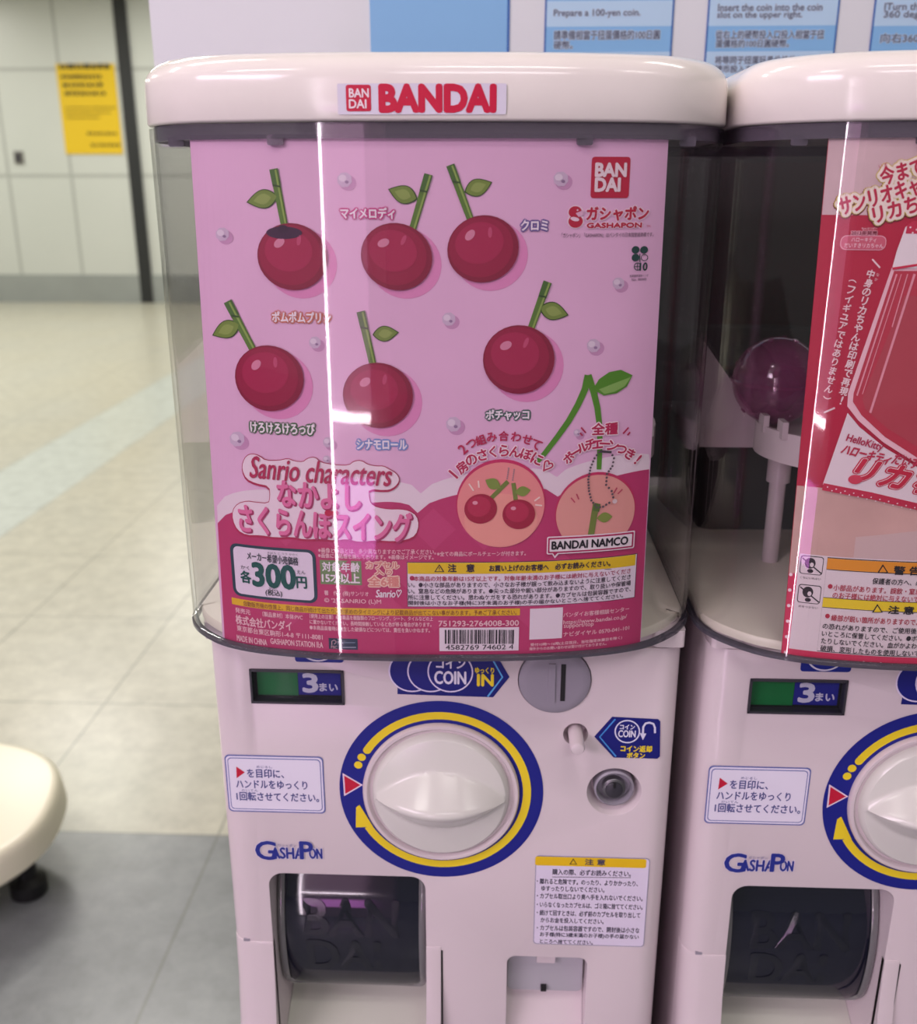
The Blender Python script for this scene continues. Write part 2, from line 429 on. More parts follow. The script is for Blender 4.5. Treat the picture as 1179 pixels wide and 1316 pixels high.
# ------------------------------------------------------------------ instruction board behind the machines
BY = 0.45
t = thing('instruction_board', (0.3, BY, 0.0), 'white board with blue coin instruction cards behind the machines', 'board')
BW = mat('board_white', (226, 228, 232), 0.45)
bm = bmesh.new(); box(bm, -0.2945, 1.1, BY, BY+0.03, 1.335, 1.85); bm_obj('panel', bm, BW, t)
bm = bmesh.new(); box(bm, -0.16, 1.1, BY-0.02, BY+0.03, 0.0, 1.335); bm_obj('lower_panel', bm, DARKB, t, label='dark lower panel')
SB = Surf(lambda u, z: BY-0.0012, 0.0, 2e-4)
LB, MB, DB, LT = (150, 184, 220), (136, 188, 232), (58, 104, 180), (186, 216, 240)
# big plain blue field
bm = bmesh.new(); ux0 = SB.uv(476, 40)[0]; ux1 = SB.uv(655, 40)[0]
box(bm, ux0, ux1, BY-0.001, BY, 1.345, 1.62); o = bm_obj('blue_field', bm, ink((138, 188, 232)), t, label='plain blue field')
pr = Print(SB); pr.raw([(ux1-0.0022, 1.345), (ux1, 1.345), (ux1, 1.62), (ux1-0.0022, 1.62)], [(0, 1, 2, 3)], DB, 1); pr.build('edge_line', o)
DT = (92, 98, 116)
def card(x0, x1, ybot, bands, lines):
    ua, ub = SB.uv(x0, 40)[0], SB.uv(x1, 40)[0]; zb = SB.uv((x0+x1)/2, ybot)[1]; zt = 1.62
    p = Print(SB)
    p.raw([(ua, zb), (ub, zb), (ub, zt), (ua, zt)], [(0, 1, 2, 3)], DB, 1)
    e = 0.0016
    for (ya, yb, c) in bands:
        z1 = zt-e if ya is None else SB.uv((x0+x1)/2, ya)[1]; z0 = zb+e if yb is None else SB.uv((x0+x1)/2, yb)[1]
        p.raw([(ua+e, z0), (ub-e, z0), (ub-e, z1), (ua+e, z1)], [(0, 1, 2, 3)], c, 2)
    o = p.build('card', t)
    p = Print(SB)
    for (s, xa, xb, ya, yb) in lines: p.text(s, xa, xb, ya, yb, DT, 4, bold=0.35, out=(196, 214, 234), ow=1.0)
    p.build('lettering', o)
card(700, 865, 118, [(None, 1, MB), (1, 34, LT), (34, 67, MB), (67, None, LT)],
     [('Prepare a 100-yen coin.', 712, 823, 12, 23), ('請準備相當于扭蛋價格的100日圓', 712, 848, 39, 51), ('硬幣。', 712, 736, 53, 63)])
card(908, 1076, 102, [(None, 33, LT), (33, 66, MB), (66, None, LT)],
     [('Insert the coin into the coin', 923, 1057, 5, 14), ('slot on the upper right.', 922, 1031, 15, 25), ('從右上的硬幣投入口投入相當于扭', 920, 1059, 39, 50),
      ('蛋價格的100日圓硬幣。', 920, 1014, 51, 61), ('将等同于扭蛋玩具价格的100日元', 919, 1056, 72, 82), ('硬币投入右上方的投币口。', 919, 1030, 84, 93)])
card(1120, 1286, 102, [(None, 33, LT), (33, 66, MB), (66, None, LT)],
     [('ITurn the', 1137, 1187, 4, 13), ('360 degrees', 1136, 1206, 14, 25), ('向右360°', 1132, 1186, 43, 55)])

# ------------------------------------------------------------------ capsule machines
XC = -0.0025                      # the clear case sits a touch left of the body's middle
PITCH = 0.31
Z = lambda h: EYE+h               # heights given from eye level
FC = [(0, -.047), (.03, -.0466), (.06, -.0448), (.09, -.0400), (.11, -.0343), (.125, -.0267), (.137, -.0162), (.146, -.005), (.1515, .007), (.1535, .020)]
def catmull(P, n=6):
    out = []
    for i in range(len(P)-1):
        p0 = P[i-1] if i else (-P[1][0], P[1][1]); p1, p2 = P[i], P[i+1]; p3 = P[i+2] if i+2 < len(P) else (P[-1][0], P[-1][1]+.02)
        for k in range(n):
            t_ = k/n
            out.append(tuple(0.5*(2*p1[j]+(p2[j]-p0[j])*t_+(2*p0[j]-5*p1[j]+4*p2[j]-p3[j])*t_*t_+(3*p1[j]-p0[j]-3*p2[j]+p3[j])*t_**3) for j in (0, 1)))
    out.append(P[-1]); return out
HALF = catmull(FC)
SHEAR = 0.034                     # the case and lid sit turned a little on the body
def front(x0):
    return front0(x0)+SHEAR*x0
def front0(x):
    x = min(abs(x), 0.1534)
    for a, b in zip(HALF, HALF[1:]):
        if a[0] <= x <= b[0]: return a[1]+(b[1]-a[1])*(x-a[0])/max(b[0]-a[0], 1e-9)
    return HALF[-1][1]
def plan(inset=0.0, back=0.285):
    """outline of case / lid seen from above, counter-clockwise, inset by a distance"""
    right = HALF[:]                                   # front middle -> right side
    rb = 0.035
    arc = [(0.1535-rb+rb*math.cos(a), back-rb+rb*math.sin(a)) for a in [math.pi/2*k/8 for k in range(9)]]
    P = right+arc
    P = P+[(-x, y) for x, y in reversed(P) if x > 1e-6]
    n = len(P); out = []
    for i in range(n):
        x0, y0 = P[i-1]; x1, y1 = P[(i+1) % n]; d = math.hypot(x1-x0, y1-y0)
        xx = P[i][0]-(y1-y0)/d*inset
        out.append((xx, P[i][1]+(x1-x0)/d*inset+SHEAR*xx))
    return out
def ringz(xm, inset, z): return [(xm+XC+x, y, z) for x, y in plan(inset)]

ZCB, ZCT = Z(-.2545), Z(.0292)    # clear case bottom and top
NAVY, BLUE, YELL, REDP = (20, 24, 112), (24, 36, 130), (232, 206, 40), (190, 24, 56)
HB = 0.1473
ZBODY0, ZBODY1 = Z(-.72), Z(-.2675)
CH = dict(x0=-.1185, x1=-.0125, zt=Z(-.4395))

def build_machine(label):
    xm = 0.0
    root = thing('capsule_machine', (0, 0.15, 0), label, 'capsule machine', 'capsule vending machines')
    # ---- body shell with its openings
    bm = bmesh.new()
    out = rrect(-HB, HB, 0, .33, .014, 8, (1, 1, 0, 0))
    prism_z(bm, out, ZBODY0, ZBODY1)
    body = bm_obj('body', bm, WHITE, None)
    cuts = []
    c = bmesh.new(); prism_y(c, rrect(CH['x0'], CH['x1'], Z(-.66), CH['zt'], .010, 6), -.05, .062); cuts.append(c)
    c = bmesh.new(); prism_y(c, rrect(.0432, .0982, Z(-.66), Z(-.5025), .006, 6), -.05, .022); cuts.append(c)
    c = bmesh.new(); prism_y(c, rrect(-.1212, -.0620, Z(-.3106), Z(-.2868), .002, 4), -.05, .0075); cuts.append(c)
    c = bmesh.new(); lathe_y(c, .0836, Z(-.3285), [(.0078, -.03), (.0078, .012)], 32); cuts.append(c)
    c = bmesh.new(); lathe_y(c, .1098, Z(-.3700), [(.0215, -.004), (.0175, .0), (.0135, .012)], 40); cuts.append(c)
    c = bmesh.new(); lathe_y(c, .0693, Z(-.2905), [(.0245, -.004), (.0228, .0), (.0224, .003)], 40); cuts.append(c)
    cut(body, cuts)
    off = world_loc(root)
    body.data.transform(Matrix.Translation(-off)); body.parent = root
    # neck under the case, two lugs, pedestal to the floor
    bm = bmesh.new(); prism_z(bm, rrect(-.1450, .1450, .004, .325, .014, 6, (1, 1, 0, 0)), ZBODY1-.001, ZCB+.001); bm_obj('neck', bm, WHITE, root, 40)
    for s in (-1, 1):
        bm = bmesh.new(); prism_z(bm, rrect(min(s*.128, s*.147), max(s*.128, s*.147), -.003, .02, .003, 4), ZBODY1+.002, ZCB); bm_obj('case_latch', bm, WHITE, root, 40)
    bm = bmesh.new(); prism_z(bm, rrect(-.14, .14, .03, .32, .012, 6), 0.0, ZBODY0); bm_obj('pedestal', bm, WHITE, root, 40)
    # ---- lid: wall, round shoulder, low dome
    bm = bmesh.new(); zl = ZCT
    rings = [(.006, zl-.0005), (.0004, zl), (-.0006, zl+.0012), (-.0002, zl+.019)]
    for k in range(1, 8):
        a = math.pi/2*k/7; rings.append((-.0002+.0165*(1-math.cos(a)), zl+.019+.0125*math.sin(a)))
    rings += [(.035, zl+.0338), (.065, zl+.0352), (.10, zl+.0358)]
    loft(bm, [ringz(xm, i, z) for i, z in rings]); bm_obj('lid', bm, LIDW, root, 55)
    # ---- clear case
    bm = bmesh.new()
    n = len(plan())
    ro = [ringz(xm, 0, ZCB), ringz(xm, 0, ZCT-.0015)]; ri = [ringz(xm, .0022, ZCT-.0015), ringz(xm, .0022, ZCB)]
    loft(bm, ro+ri+[ro[0]], True, False, False)
    bmesh.ops.remove_doubles(bm, verts=bm.verts[:], dist=1e-7)
    case = bm_obj('clear_case', bm, CLEAR, root, 50, 'clear plastic case')
    bm = bmesh.new()
    loft(bm, [ringz(xm, -.0009, ZCB-.0006), ringz(xm, -.0009, ZCB+.0012), ringz(xm, .0003, ZCB+.0018), ringz(xm, .0032, ZCB+.0018), ringz(xm, .0032, ZCB-.0006), ringz(xm, -.0009, ZCB-.0006)], True, False, False)
    bm_obj('case_rim', bm, clear('rim_plastic', (.45, .44, .48), .06, .06, (92, 88, 100), .55), case, 40, 'grey rim along the case bottom')
    bm = bmesh.new()
    loft(bm, [ringz(xm, .0024, ZCT-.0078), ringz(xm, .0024, ZCT-.0005), ringz(xm, .0042, ZCT-.0005), ringz(xm, .0042, ZCT-.0078), ringz(xm, .0024, ZCT-.0078)], True, False, False)
    bm_obj('collar', bm, CLEARD, case, 50, 'grey translucent collar under the lid')
    for px in (.075, .128, -.075, -.129):
        bm = bmesh.new(); y = front(px)+.0022; prism_y(bm, rrect(px-.004+XC, px+.004+XC, ZCT-.0108, ZCT-.006, .001, 3), y+.0004, y+.0022); bm_obj('collar_clip', bm, CLEARD, case, 40)
    # ---- cream floor of the case, tray, post, fins
    bm = bmesh.new()
    fr_ = lambda i, z: [(x, y+(.0085 if y < .012 else 0), zz) for x, y, zz in ringz(xm, i, z)]
    loft(bm, [fr_(.0028, ZCB), fr_(.0028, ZCB+.0035), fr_(.004, ZCB+.005), fr_(.012, ZCB+.0065)], True, True, False)
    bm.verts.ensure_lookup_table(); last = bm.verts[-len(plan()):]; cv = bm.verts.new((XC, .13, ZCB+.008))
    for i in range(len(last)): bm.faces.new((last[i], last[(i+1) % len(last)], cv))
    bm_obj('case_floor', bm, CREAM, root, 40)
    bm = bmesh.new(); prism_z(bm, rrect(-.125, .130, .165, .255, .01, 5), ZCB+.006, Z(-.168)); bm_obj('inner_block', bm, mat('dark_block', (40, 32, 36), .6), root, 40, 'dark block inside the case')
    bm = bmesh.new(); lathe_z(bm, .0125, .085, [(.075, Z(-.166)), (.122, Z(-.1655)), (.122, Z(-.146)), (.119, Z(-.146)), (.119, Z(-.1502)), (.07, Z(-.1502))], 56, sy=.62)
    tray = bm_obj('capsule_tray', bm, WHITE, root, 40)
    for a in (200, 185, 345):
        bm = bmesh.new(); x = .0125+.120*math.cos(math.radians(a)); y = .085+.62*.12*math.sin(math.radians(a)); box(bm, x-.0018, x+.0018, y-.006, y+.006, Z(-.150), Z(-.139)); bm_obj('tray_tab', bm, WHITE, tray)
    for (x, y) in ((-.088, .10), (.085, .12)):
        bm = bmesh.new(); lathe_z(bm, x, y, [(.0055, ZCB+.006), (.0055, Z(-.190)), (.0078, Z(-.190)), (.0078, Z(-.166))], 24); bm_obj('tray_post', bm, WHITE, root, 40)
    bm = bmesh.new(); q = [(-.140, .12, Z(-.10)), (-.098, .12, Z(-.155)), (-.098, .12, Z(-.172)), (-.140, .12, Z(-.172))]
    v0 = [bm.verts.new(p) for p in q]; v1 = [bm.verts.new((p[0], p[1]+.05, p[2])) for p in q]
    bm.faces.new(v0[::-1]); bm.faces.new(v1)
    for i in range(4): bm.faces.new((v0[i], v0[(i+1) % 4], v1[(i+1) % 4], v1[i]))
    bm_obj('chute_fin', bm, WHITE, root)
    # ---- lid sticker
    SL = Surf(lambda u, z: front(u-XC)-.0011, xm)
    R = Print(SL); R.rect(434, 651, 107, 147, (216, 210, 226), 1, 2); o = R.build('lid_sticker', root, bend=.006)
    R = Print(SL); R.rect(445, 477, 109, 143, (196, 24, 62), 3, 3)
    R.text('BAN', 449, 474, 114, 125, (236, 216, 224), 5, bold=.7).text('DAI', 449, 471, 128, 139, (236, 216, 224), 5, bold=.7)
    R.text('BANDAI', 489, 636, 110, 142.5, (196, 20, 60), 3, bold=4.2); R.build('brand_lettering', o, bend=.006)
    # ---- front panel stickers
    SF = Surf(lambda u, z: -.0003, xm)
    # upper blue sticker with a white ring, mostly under the case
    R = Print(SF); R.rect(378, 441, 800, 851, BLUE, 1, 4); R.ring(409, 828, 25, 22, 2.2, (220, 215, 230), 2, 180, 360); R.build('price_sticker', root)
    # coin arrow sticker
    R = Print(SF); R.poly([(512, 832), (634, 834), (655, 870), (634, 896), (511, 892)], NAVY, 1)
    for k, cx in enumerate((529, 553, 579)):
        R.ell(cx, 863, 29.5, 26.5, (222, 212, 236), 2+2*k); R.ell(cx, 863, 27.6, 24.6, (26, 28, 118), 3+2*k)
    R.line([(627, 836), (646, 870), (627, 895)], 2.2, (92, 168, 226), 3)
    o = R.build('coin_arrow_sticker', root)
    R = Print(SF); R.text('コイン', 561, 598, 846, 858, (226, 220, 238), 10, bold=.9).text('COIN', 559, 599, 862, 878, (226, 220, 238), 10, bold=1.1)
    R.text('ゆっくり', 611, 635, 857.5, 865, YELL, 4, bold=.6).text('IN', 614, 634, 866.5, 881, YELL, 4, bold=1.5); R.build('lettering', o)
    # coin counter window
    cw = bmesh.new()
    for (a, b, c_, d) in ((-.1212, -.0620, Z(-.2884), Z(-.2868)), (-.1212, -.0620, Z(-.3106), Z(-.3092)), (-.1212, -.1198, Z(-.3106), Z(-.2868)), (-.0634, -.0620, Z(-.3106), Z(-.2868))): box(cw, a, b, -.0010, .0070, c_, d)
    o = bm_obj('coin_counter', cw, DGREY, root, label='dark framed coin counter window')
    bm = bmesh.new(); box(bm, -.1208, -.0624, .0058, .0074, Z(-.3102), Z(-.2872)); bm_obj('back_plate', bm, BLACK, o)
    SW = Surf(lambda u, z: .0056, xm)
    R = Print(SW); R.rect(331, 383, 861, 893, (22, 120, 58), 1); R.rect(383.5, 438, 861, 893, (36, 38, 140), 1); R.build('green_and_blue_plate', o)
    R = Print(SW); R.text('3', 390, 408, 866, 889, (224, 222, 236), 3, bold=2.2).text('まい', 411, 434, 878, 888, (224, 222, 236), 3, bold=.8); R.build('lettering', o)
    bm = bmesh.new(); box(bm, -.1200, -.0632, .0005, .0012, Z(-.3094), Z(-.2882)); bm_obj('window_pane', bm, clear('window_plastic', (.9, .9, .92), .012), o)
    # coin slot disc
    bm = bmesh.new(); cx, cz = .0693, Z(-.2905)
    lathe_y(bm, cx, cz, [(.0222, .0032), (.0222, -.0012), (.0212, -.0020), (.0170, -.0024)], 56)
    o = bm_obj('coin_slot', bm, GREYP, root, 40, 'grey round coin slot')
    bm = bmesh.new(); box(bm, cx-.0040, cx+.0002, -.0036, -.0020, cz-.0135, cz+.0125); bm_obj('slot_guide', bm, GREYP, o)
    bm = bmesh.new(); box(bm, cx+.0036, cx+.0064, -.0029, -.0020, cz-.0130, cz+.0120); bm_obj('slot_opening', bm, BLACK, o, label='black slot opening')
    # return button
    bm = bmesh.new(); lathe_y(bm, .0836, Z(-.3285), [(.0046, .0118), (.0046, -.016), (.0038, -.0175), (.0030, -.0178)], 28)
    bm_obj('return_button', bm, WHITE, root, 40)
    # return sticker
    R = Print(SF); R.poly([(764, 946.5), (787, 921), (846, 924), (849, 927), (848.5, 972), (845, 975), (789, 973.5)], NAVY, 1)
    R.line([(791, 924), (771, 947), (792, 972)], 2, (70, 140, 214), 2)
    R.ring(806.5, 940, 16.5, 15, 1.8, (214, 212, 232), 2)
    R.line([(826.5, 943), (827, 934), (830, 929.5), (835, 928.5), (840, 930), (842, 935), (842, 942)], 2.6, (214, 212, 232), 2); R.poly([(822.5, 942), (831, 942.5), (826.5, 951)], (214, 212, 232), 2)
    o = R.build('return_sticker', root)
    R = Print(SF); R.text('コイン', 797, 816, 931, 937, (222, 220, 236), 3, bold=.5).text('COIN', 795, 817, 938.5, 947, (222, 220, 236), 3, bold=.6)
    R.text('コイン返却', 798, 838, 958, 966, YELL, 3, bold=.7).text('ボタン', 806, 829, 967, 974, YELL, 3, bold=.7); R.build('lettering', o)
    # key lock
    bm = bmesh.new(); cx, cz = .1098, Z(-.3680)
    lathe_y(bm, cx, cz, [(.0128, .0118), (.0128, .0010), (.0116, .0002), (.0110, .0014), (.0108, .0066)], 40)
    o = bm_obj('key_lock', bm, GREYP, root, 40, 'grey key lock')
    bm = bmesh.new(); lathe_y(bm, cx, cz-.001, [(.0074, .0070), (.0074, .0020), (.0066, .0014)], 32); c1 = bm_obj('lock_ring', bm, STEEL, o, 40)
    bm = bmesh.new(); lathe_y(bm, cx, cz-.001, [(.0056, .0020), (.0056, .0004), (.0050, .0000)], 32); bm_obj('lock_core', bm, DGREY, o, 40)
    bm = bmesh.new(); box(bm, cx-.0009, cx+.0009, -.0006, .0004, cz+.0012, cz+.0048); bm_obj('key_notch', bm, BLACK, o)
    # instruction sticker
    SBL = (98, 104, 168)
    R = Print(SF); R.rect(291.5, 417, 971, 1044, SBL, 1, 6).rect(293, 415.5, 972.5, 1042.5, (226, 220, 236), 2, 5.5).rect(295, 413.5, 974.5, 1040.5, SBL, 3, 5).rect(296, 412.5, 975.5, 1039.5, (226, 220, 236), 4, 4.5)
    R.poly([(304, 984.5), (315, 992), (304.5, 999.5)], REDP, 5); o = R.build('handle_sticker', root)
    R = Print(SF); TB = (84, 86, 142)
    R.text('を目印に、', 318, 365, 988, 999, TB, 6, bold=.5).text('めじるし', 330, 350, 983.5, 986.5, TB, 6)
    R.text('ハンドルをゆっくり', 304, 395, 1002.5, 1013, TB, 6, bold=.5).text('1回転させてください。', 304.5, 410, 1018, 1029, TB, 6, bold=.5).text('かいてん', 311, 332, 1013.5, 1016.5, TB, 6); R.build('lettering', o)
    # blue-white logo
    R = Print(SF); LO = (36, 46, 136); LW = (224, 216, 232)
    R.text('G', 329, 355, 1081, 1104, LO, 4, bold=1.6, out=LW, ow=1.6).text('ASHA', 349, 390, 1089, 1103, LO, 4, bold=1.2, out=LW, ow=1.4)
    R.text('P', 386, 402, 1081.5, 1103, LO, 6, bold=1.8, out=LW, ow=1.4).text('ON', 398, 414, 1090, 1103, LO, 4, bold=1.2, out=LW, ow=1.4).text('ガシャポン', 357, 381, 1084, 1087.5, LO, 6)
    R.build('logo_sticker', root)
    # dial ring
    cx, cz, RR = -.0016, Z(-.3725), .0660
    R = Print(SF); A = lambda r, a: (cx+r*math.cos(math.radians(a)), cz+r*math.sin(math.radians(a)))
    R.raw([A(RR, k*3.75) for k in range(96)], [tuple(range(96))], (24, 30, 128), 1)
    def band(r0, r1, a0, a1, c, ly, n=60):
        V = []
        for k in range(n+1): V += [A(r0, a0+(a1-a0)*k/n), A(r1, a0+(a1-a0)*k/n)]
        R.raw(V, [(2*k, 2*k+1, 2*k+3, 2*k+2) for k in range(n)], c, ly)
    band(.0530, .0582, 148, -150, YELL, 2)
    R.raw([(A(.0556, 148)[0]+.0026*math.cos(t_*.4), A(.0556, 148)[1]+.0026*math.sin(t_*.4)) for t_ in range(16)], [tuple(range(16))], YELL, 2.5)
    R.raw([A(.0528, -148), A(.0632, -153), A(.0572, -166.5), A(.0545, -168)], [(0, 1, 2, 3)], YELL, 3)
    for a in (154.5, 160.8): R.raw([(A(.0563, a)[0]+.0027*math.cos(t_*.4), A(.0563, a)[1]+.0027*math.sin(t_*.4)) for t_ in range(16)], [tuple(range(16))], YELL, 2)
    tr = A(.0575, 176.5)
    R.raw([(tr[0]-.0062, tr[1]+.0088), (tr[0]-.0058, tr[1]-.0086), (tr[0]+.0068, tr[1]+.0002)], [(0, 1, 2)], (226, 206, 222), 2)
    R.raw([(tr[0]-.0052, tr[1]+.0070), (tr[0]-.0049, tr[1]-.0068), (tr[0]+.0052, tr[1]+.0002)], [(0, 1, 2)], REDP, 3)
    R.build('dial_ring', root, 'blue dial ring with yellow arrow')
    # bezel and knob
    bm = bmesh.new(); lathe_y(bm, cx, cz, [(.0506, -.0002), (.0506, -.0030), (.0496, -.0042), (.0478, -.0042), (.0468, -.0030), (.0464, -.0012)], 72, False, True)
    bm_obj('knob_bezel', bm, WHITE, root, 40)
    bm = bmesh.new(); NA, NR = 96, 34; Rk = .0442; rows = []
    def kh(x, z, r):
        h = .0070+.0035*(1-(r/Rk)**2)
        e = 1-(x/.0425)**2
        if e > 0:
            hw = .0205*e+.0004; q = abs(z)/hw
            if q < 1: s_ = 1-q; h += .0205*(e**.8)*(s_ if s_ < .82 else .82+(s_-.82)*(1-(s_-.82)/.36))
        if r > Rk*.93: t_ = (r-Rk*.93)/(Rk*.07); h -= .0035*t_*t_
        return -h
    ctr = bm.verts.new((cx, kh(0, 0, 0), cz))
    for j in range(1, NR+1):
        r = Rk*j/NR
        rows.append([bm.verts.new((cx+r*math.cos(2*math.pi*i/NA), kh(r*math.cos(2*math.pi*i/NA), r*math.sin(2*math.pi*i/NA), r), cz+r*math.sin(2*math.pi*i/NA))) for i in range(NA)])
    rows.append([bm.verts.new((cx+Rk*math.cos(2*math.pi*i/NA), 0.0, cz+Rk*math.sin(2*math.pi*i/NA))) for i in range(NA)])
    for i in range(NA): bm.faces.new((ctr, rows[0][i], rows[0][(i+1) % NA]))
    for a, b in zip(rows, rows[1:]):
        for i in range(NA): bm.faces.new((a[i], b[i], b[(i+1) % NA], a[(i+1) % NA]))
    bm_obj('knob', bm, KNOBW, root, 32)
    # caution sticker
    R = Print(SF); CB = (150, 146, 170)
    R.rect(687, 832, 1101, 1215, CB, 1, 5).rect(688, 831, 1102, 1214, (220, 210, 230), 2, 4.5)
    R.rect(688, 831, 1102, 1113.5, (226, 186, 24), 3, 3); R.poly([(737, 1102.5), (742, 1110.5), (732, 1110.5)], (70, 62, 40), 4); R.poly([(737, 1104.5), (740.2, 1109.5), (733.8, 1109.5)], (226, 186, 24), 5)
    o = R.build('caution_sticker', root)
    R = Print(SF); TC = (74, 70, 88)
    R.text('注 意', 752, 778, 1103.5, 1111, TC, 6, bold=.5)
    for (s, xa, xb, ya, yb) in [('購入の際、必ずお読みください。', 710, 811, 1117.5, 1125), ('・離れると危険です。のったり、よりかかったり、', 690, 820, 1130, 1137), ('ゆすったりしないでください。', 696, 777, 1139, 1145.5),
                                ('・カプセル取出口より奥へ手を入れないでください。', 690, 826, 1149, 1156), ('・いらなくなったカプセルは、ゴミ箱に捨ててください。', 690, 826, 1160, 1167),
                                ('・続けて回すときは、必ず前のカプセルを取り出して', 690, 823, 1170.5, 1177.5), ('からお金を投入してください。', 695, 776, 1179.5, 1186), ('・カプセルは包装容器ですので、開封後は小さな', 690, 822, 1190, 1197),
                                ('お子様(特に3歳未満のお子様)の手の届かない', 694, 821, 1199, 1205.5), ('ところへ捨ててください。', 694, 762, 1207, 1212.5)]:
        R.text(s, xa, xb, ya, yb, TC, 4, bold=.25)
    R.line([(710, 1126.5), (811, 1127.5)], .6, TC, 4); R.build('lettering', o)
    # ---- lower front: chute surround, flap, chute floor, coin return
    bm = bmesh.new(); prof = [(-.0004, Z(-.4965)), (-.0008, Z(-.499)), (-.0025, Z(-.53)), (-.009, Z(-.575)), (-.016, Z(-.63)), (.004, Z(-.64)), (.004, Z(-.4965))]
    loft(bm, [[(x, (y+dy if y < .003 else max(y, dy+.004)), z) for y, z in prof] for x, dy in ((-.1474, .0135), (-.1462, .0078), (-.1435, .0040), (-.1390, .0010), (-.1335, 0), (-.0024, 0))])
    sur = bm_obj('chute_surround', bm, WHITE, None)
    c = bmesh.new(); prism_y(c, rrect(CH['x0'], CH['x1'], Z(-.63), Z(-.40), .002, 4), -.05, .062)
    cut(sur, [c]); sur.data.transform(Matrix.Translation(-off)); sur.parent = root
    bm = bmesh.new(); box(bm, -.0023, -.0011, -.0004, .004, Z(-.64), Z(-.4995)); bm_obj('panel_gap', bm, BLACK, root, label='dark gap between the lower panels')
    bm = bmesh.new(); box(bm, -.1390, -.1345, -.0004, .006, Z(-.4964), Z(-.4946)); bm_obj('hinge_notch', bm, GREYP, root)
    bm = bmesh.new(); prism = [(-.010, Z(-.606)), (.061, Z(-.572)), (.061, Z(-.635)), (-.010, Z(-.635))]
    loft(bm, [[(x, y, z) for y, z in prism] for x in (CH['x0']+.0003, CH['x1']-.0003)]); bm_obj('chute_floor', bm, mat('shaded_chute_plastic', (196, 196, 186), .35), root)  # chute floor greyed down: the deep recess shade is put into its colour
    bm = bmesh.new(); box(bm, CH['x0']+.0003, CH['x1']-.0003, .060, .0618, Z(-.574), Z(-.441)); bm_obj('chute_back', bm, DGREY, root, label='dark back of the chute')
    # flap: curved smoky visor
    fx0, fx1 = -.1170, -.0140
    def fprof(z):                       # depth of the visor at height z
        zz = z-EYE
        if zz > -.502: return .0115+5.0*(zz+.502)**2
        return .0115+.020*(1-math.sqrt(max(0, 1-((-.502-zz)/.056)**2)))
    zb, zt = Z(-.5565), Z(-.432)
    def halfw(z):
        hw = (fx1-fx0)/2; r = .014
        if z < zb+r: return hw-r+math.sqrt(max(0, r*r-(zb+r-z)**2))
        return hw
    cxf = (fx0+fx1)/2; NZ = 30; bm = bmesh.new(); fr = []; bk = []
    zs = [zb+(zt-zb)*(k/NZ)**1.5 for k in range(NZ+1)]
    for z in zs:
        hw = halfw(z); fr.append([(cxf+hw*q, fprof(z)+.0016*abs(q)**8, z) for q in [i/8-1 for i in range(17)]])
    F_ = [[bm.verts.new(p) for p in r] for r in fr]; B_ = [[bm.verts.new((p[0], p[1]+.0022, p[2])) for p in r] for r in fr]
    for a, b in zip(range(NZ), range(1, NZ+1)):
        for i in range(16):
            bm.faces.new((F_[a][i], F_[a][i+1], F_[b][i+1], F_[b][i])); bm.faces.new((B_[a][i], B_[b][i], B_[b][i+1], B_[a][i+1]))
        bm.faces.new((F_[a][0], F_[b][0], B_[b][0], B_[a][0])); bm.faces.new((F_[a][16], B_[a][16], B_[b][16], F_[b][16]))
    for i in range(16): bm.faces.new((F_[0][i], B_[0][i], B_[0][i+1], F_[0][i+1])); bm.faces.new((F_[NZ][i], F_[NZ][i+1], B_[NZ][i+1], B_[NZ][i]))
    fl = bm_obj('flap', bm, SMOKE, root, 50, 'smoky dark clear flap')
    # paler moulded rim round sides and bottom
    path = [(cxf-halfw(z), z) for z in reversed(zs)]+[(cxf+halfw(z), z) for z in zs]
    bm = bmesh.new(); rg = []
    for i, (x, z) in enumerate(path):
        xa, za = path[max(i-1, 0)]; xb, zb_ = path[min(i+1, len(path)-1)]; d = math.hypot(xb-xa, zb_-za) or 1; nx, nz = -(zb_-za)/d, (xb-xa)/d
        wq = .0045 if z > zb+.006 else .0065
        y = fprof(z)
        rg.append([(x, y+.010, z), (x, y-.0006, z), (x+nx*wq*.5, y-.0016, z+nz*wq*.5), (x+nx*wq, y-.0003, z+nz*wq), (x+nx*wq*.7, y+.003, z+nz*wq*.7)])
    loft(bm, rg); bm_obj('flap_rim', bm, SMOKER, fl, 60, 'paler clear rim of the flap')
    SV = Surf(lambda u, z: fprof(z)-.0004, PITCH)
    R = Print(SV)
    def ft(s, xa, xb, ya, yb):
        V, Fs, W, H = glyph(s); ua, ub = SV.uv(xa, (ya+yb)/2)[0], SV.uv(xb, (ya+yb)/2)[0]; zq1, zq0 = SV.uv((xa+xb)/2, ya)[1], SV.uv((xa+xb)/2, yb)[1]
        for k, (dx, dz) in enumerate(((.0011, 0), (-.0011, 0), (0, .0008), (0, -.0008))): R.raw([(ua+(ub-ua)*x/W+dx, zq0+(zq1-zq0)*y/H+dz) for x, y in V], Fs, SMOKEL, 1+k*.1)
    ft('BAN', 967, 1092, 1173, 1220); ft('DAI', 965, 1060, 1227, 1262); SV.xm = xm; R.build('embossed_lettering', fl)
    # coin return door, tab, sloping floor
    bm = bmesh.new(); prism_y(bm, rrect(.0440, .0965, Z(-.5430), Z(-.4985), .004, 4), .0125, .0150); o = bm_obj('coin_return_door', bm, mat('return_door', (172, 168, 176), .4), root, label='grey coin return door')
    bm = bmesh.new(); prism_y(bm, rrect(.0640, .0768, Z(-.5155), Z(-.5030), .001, 3), .0085, .0125); bm_obj('door_tab', bm, WHITE, o, 40)
    bm = bmesh.new(); box(bm, .0675, .0715, .0095, .0125, Z(-.5415), Z(-.5375)); bm_obj('door_hole', bm, BLACK, o)
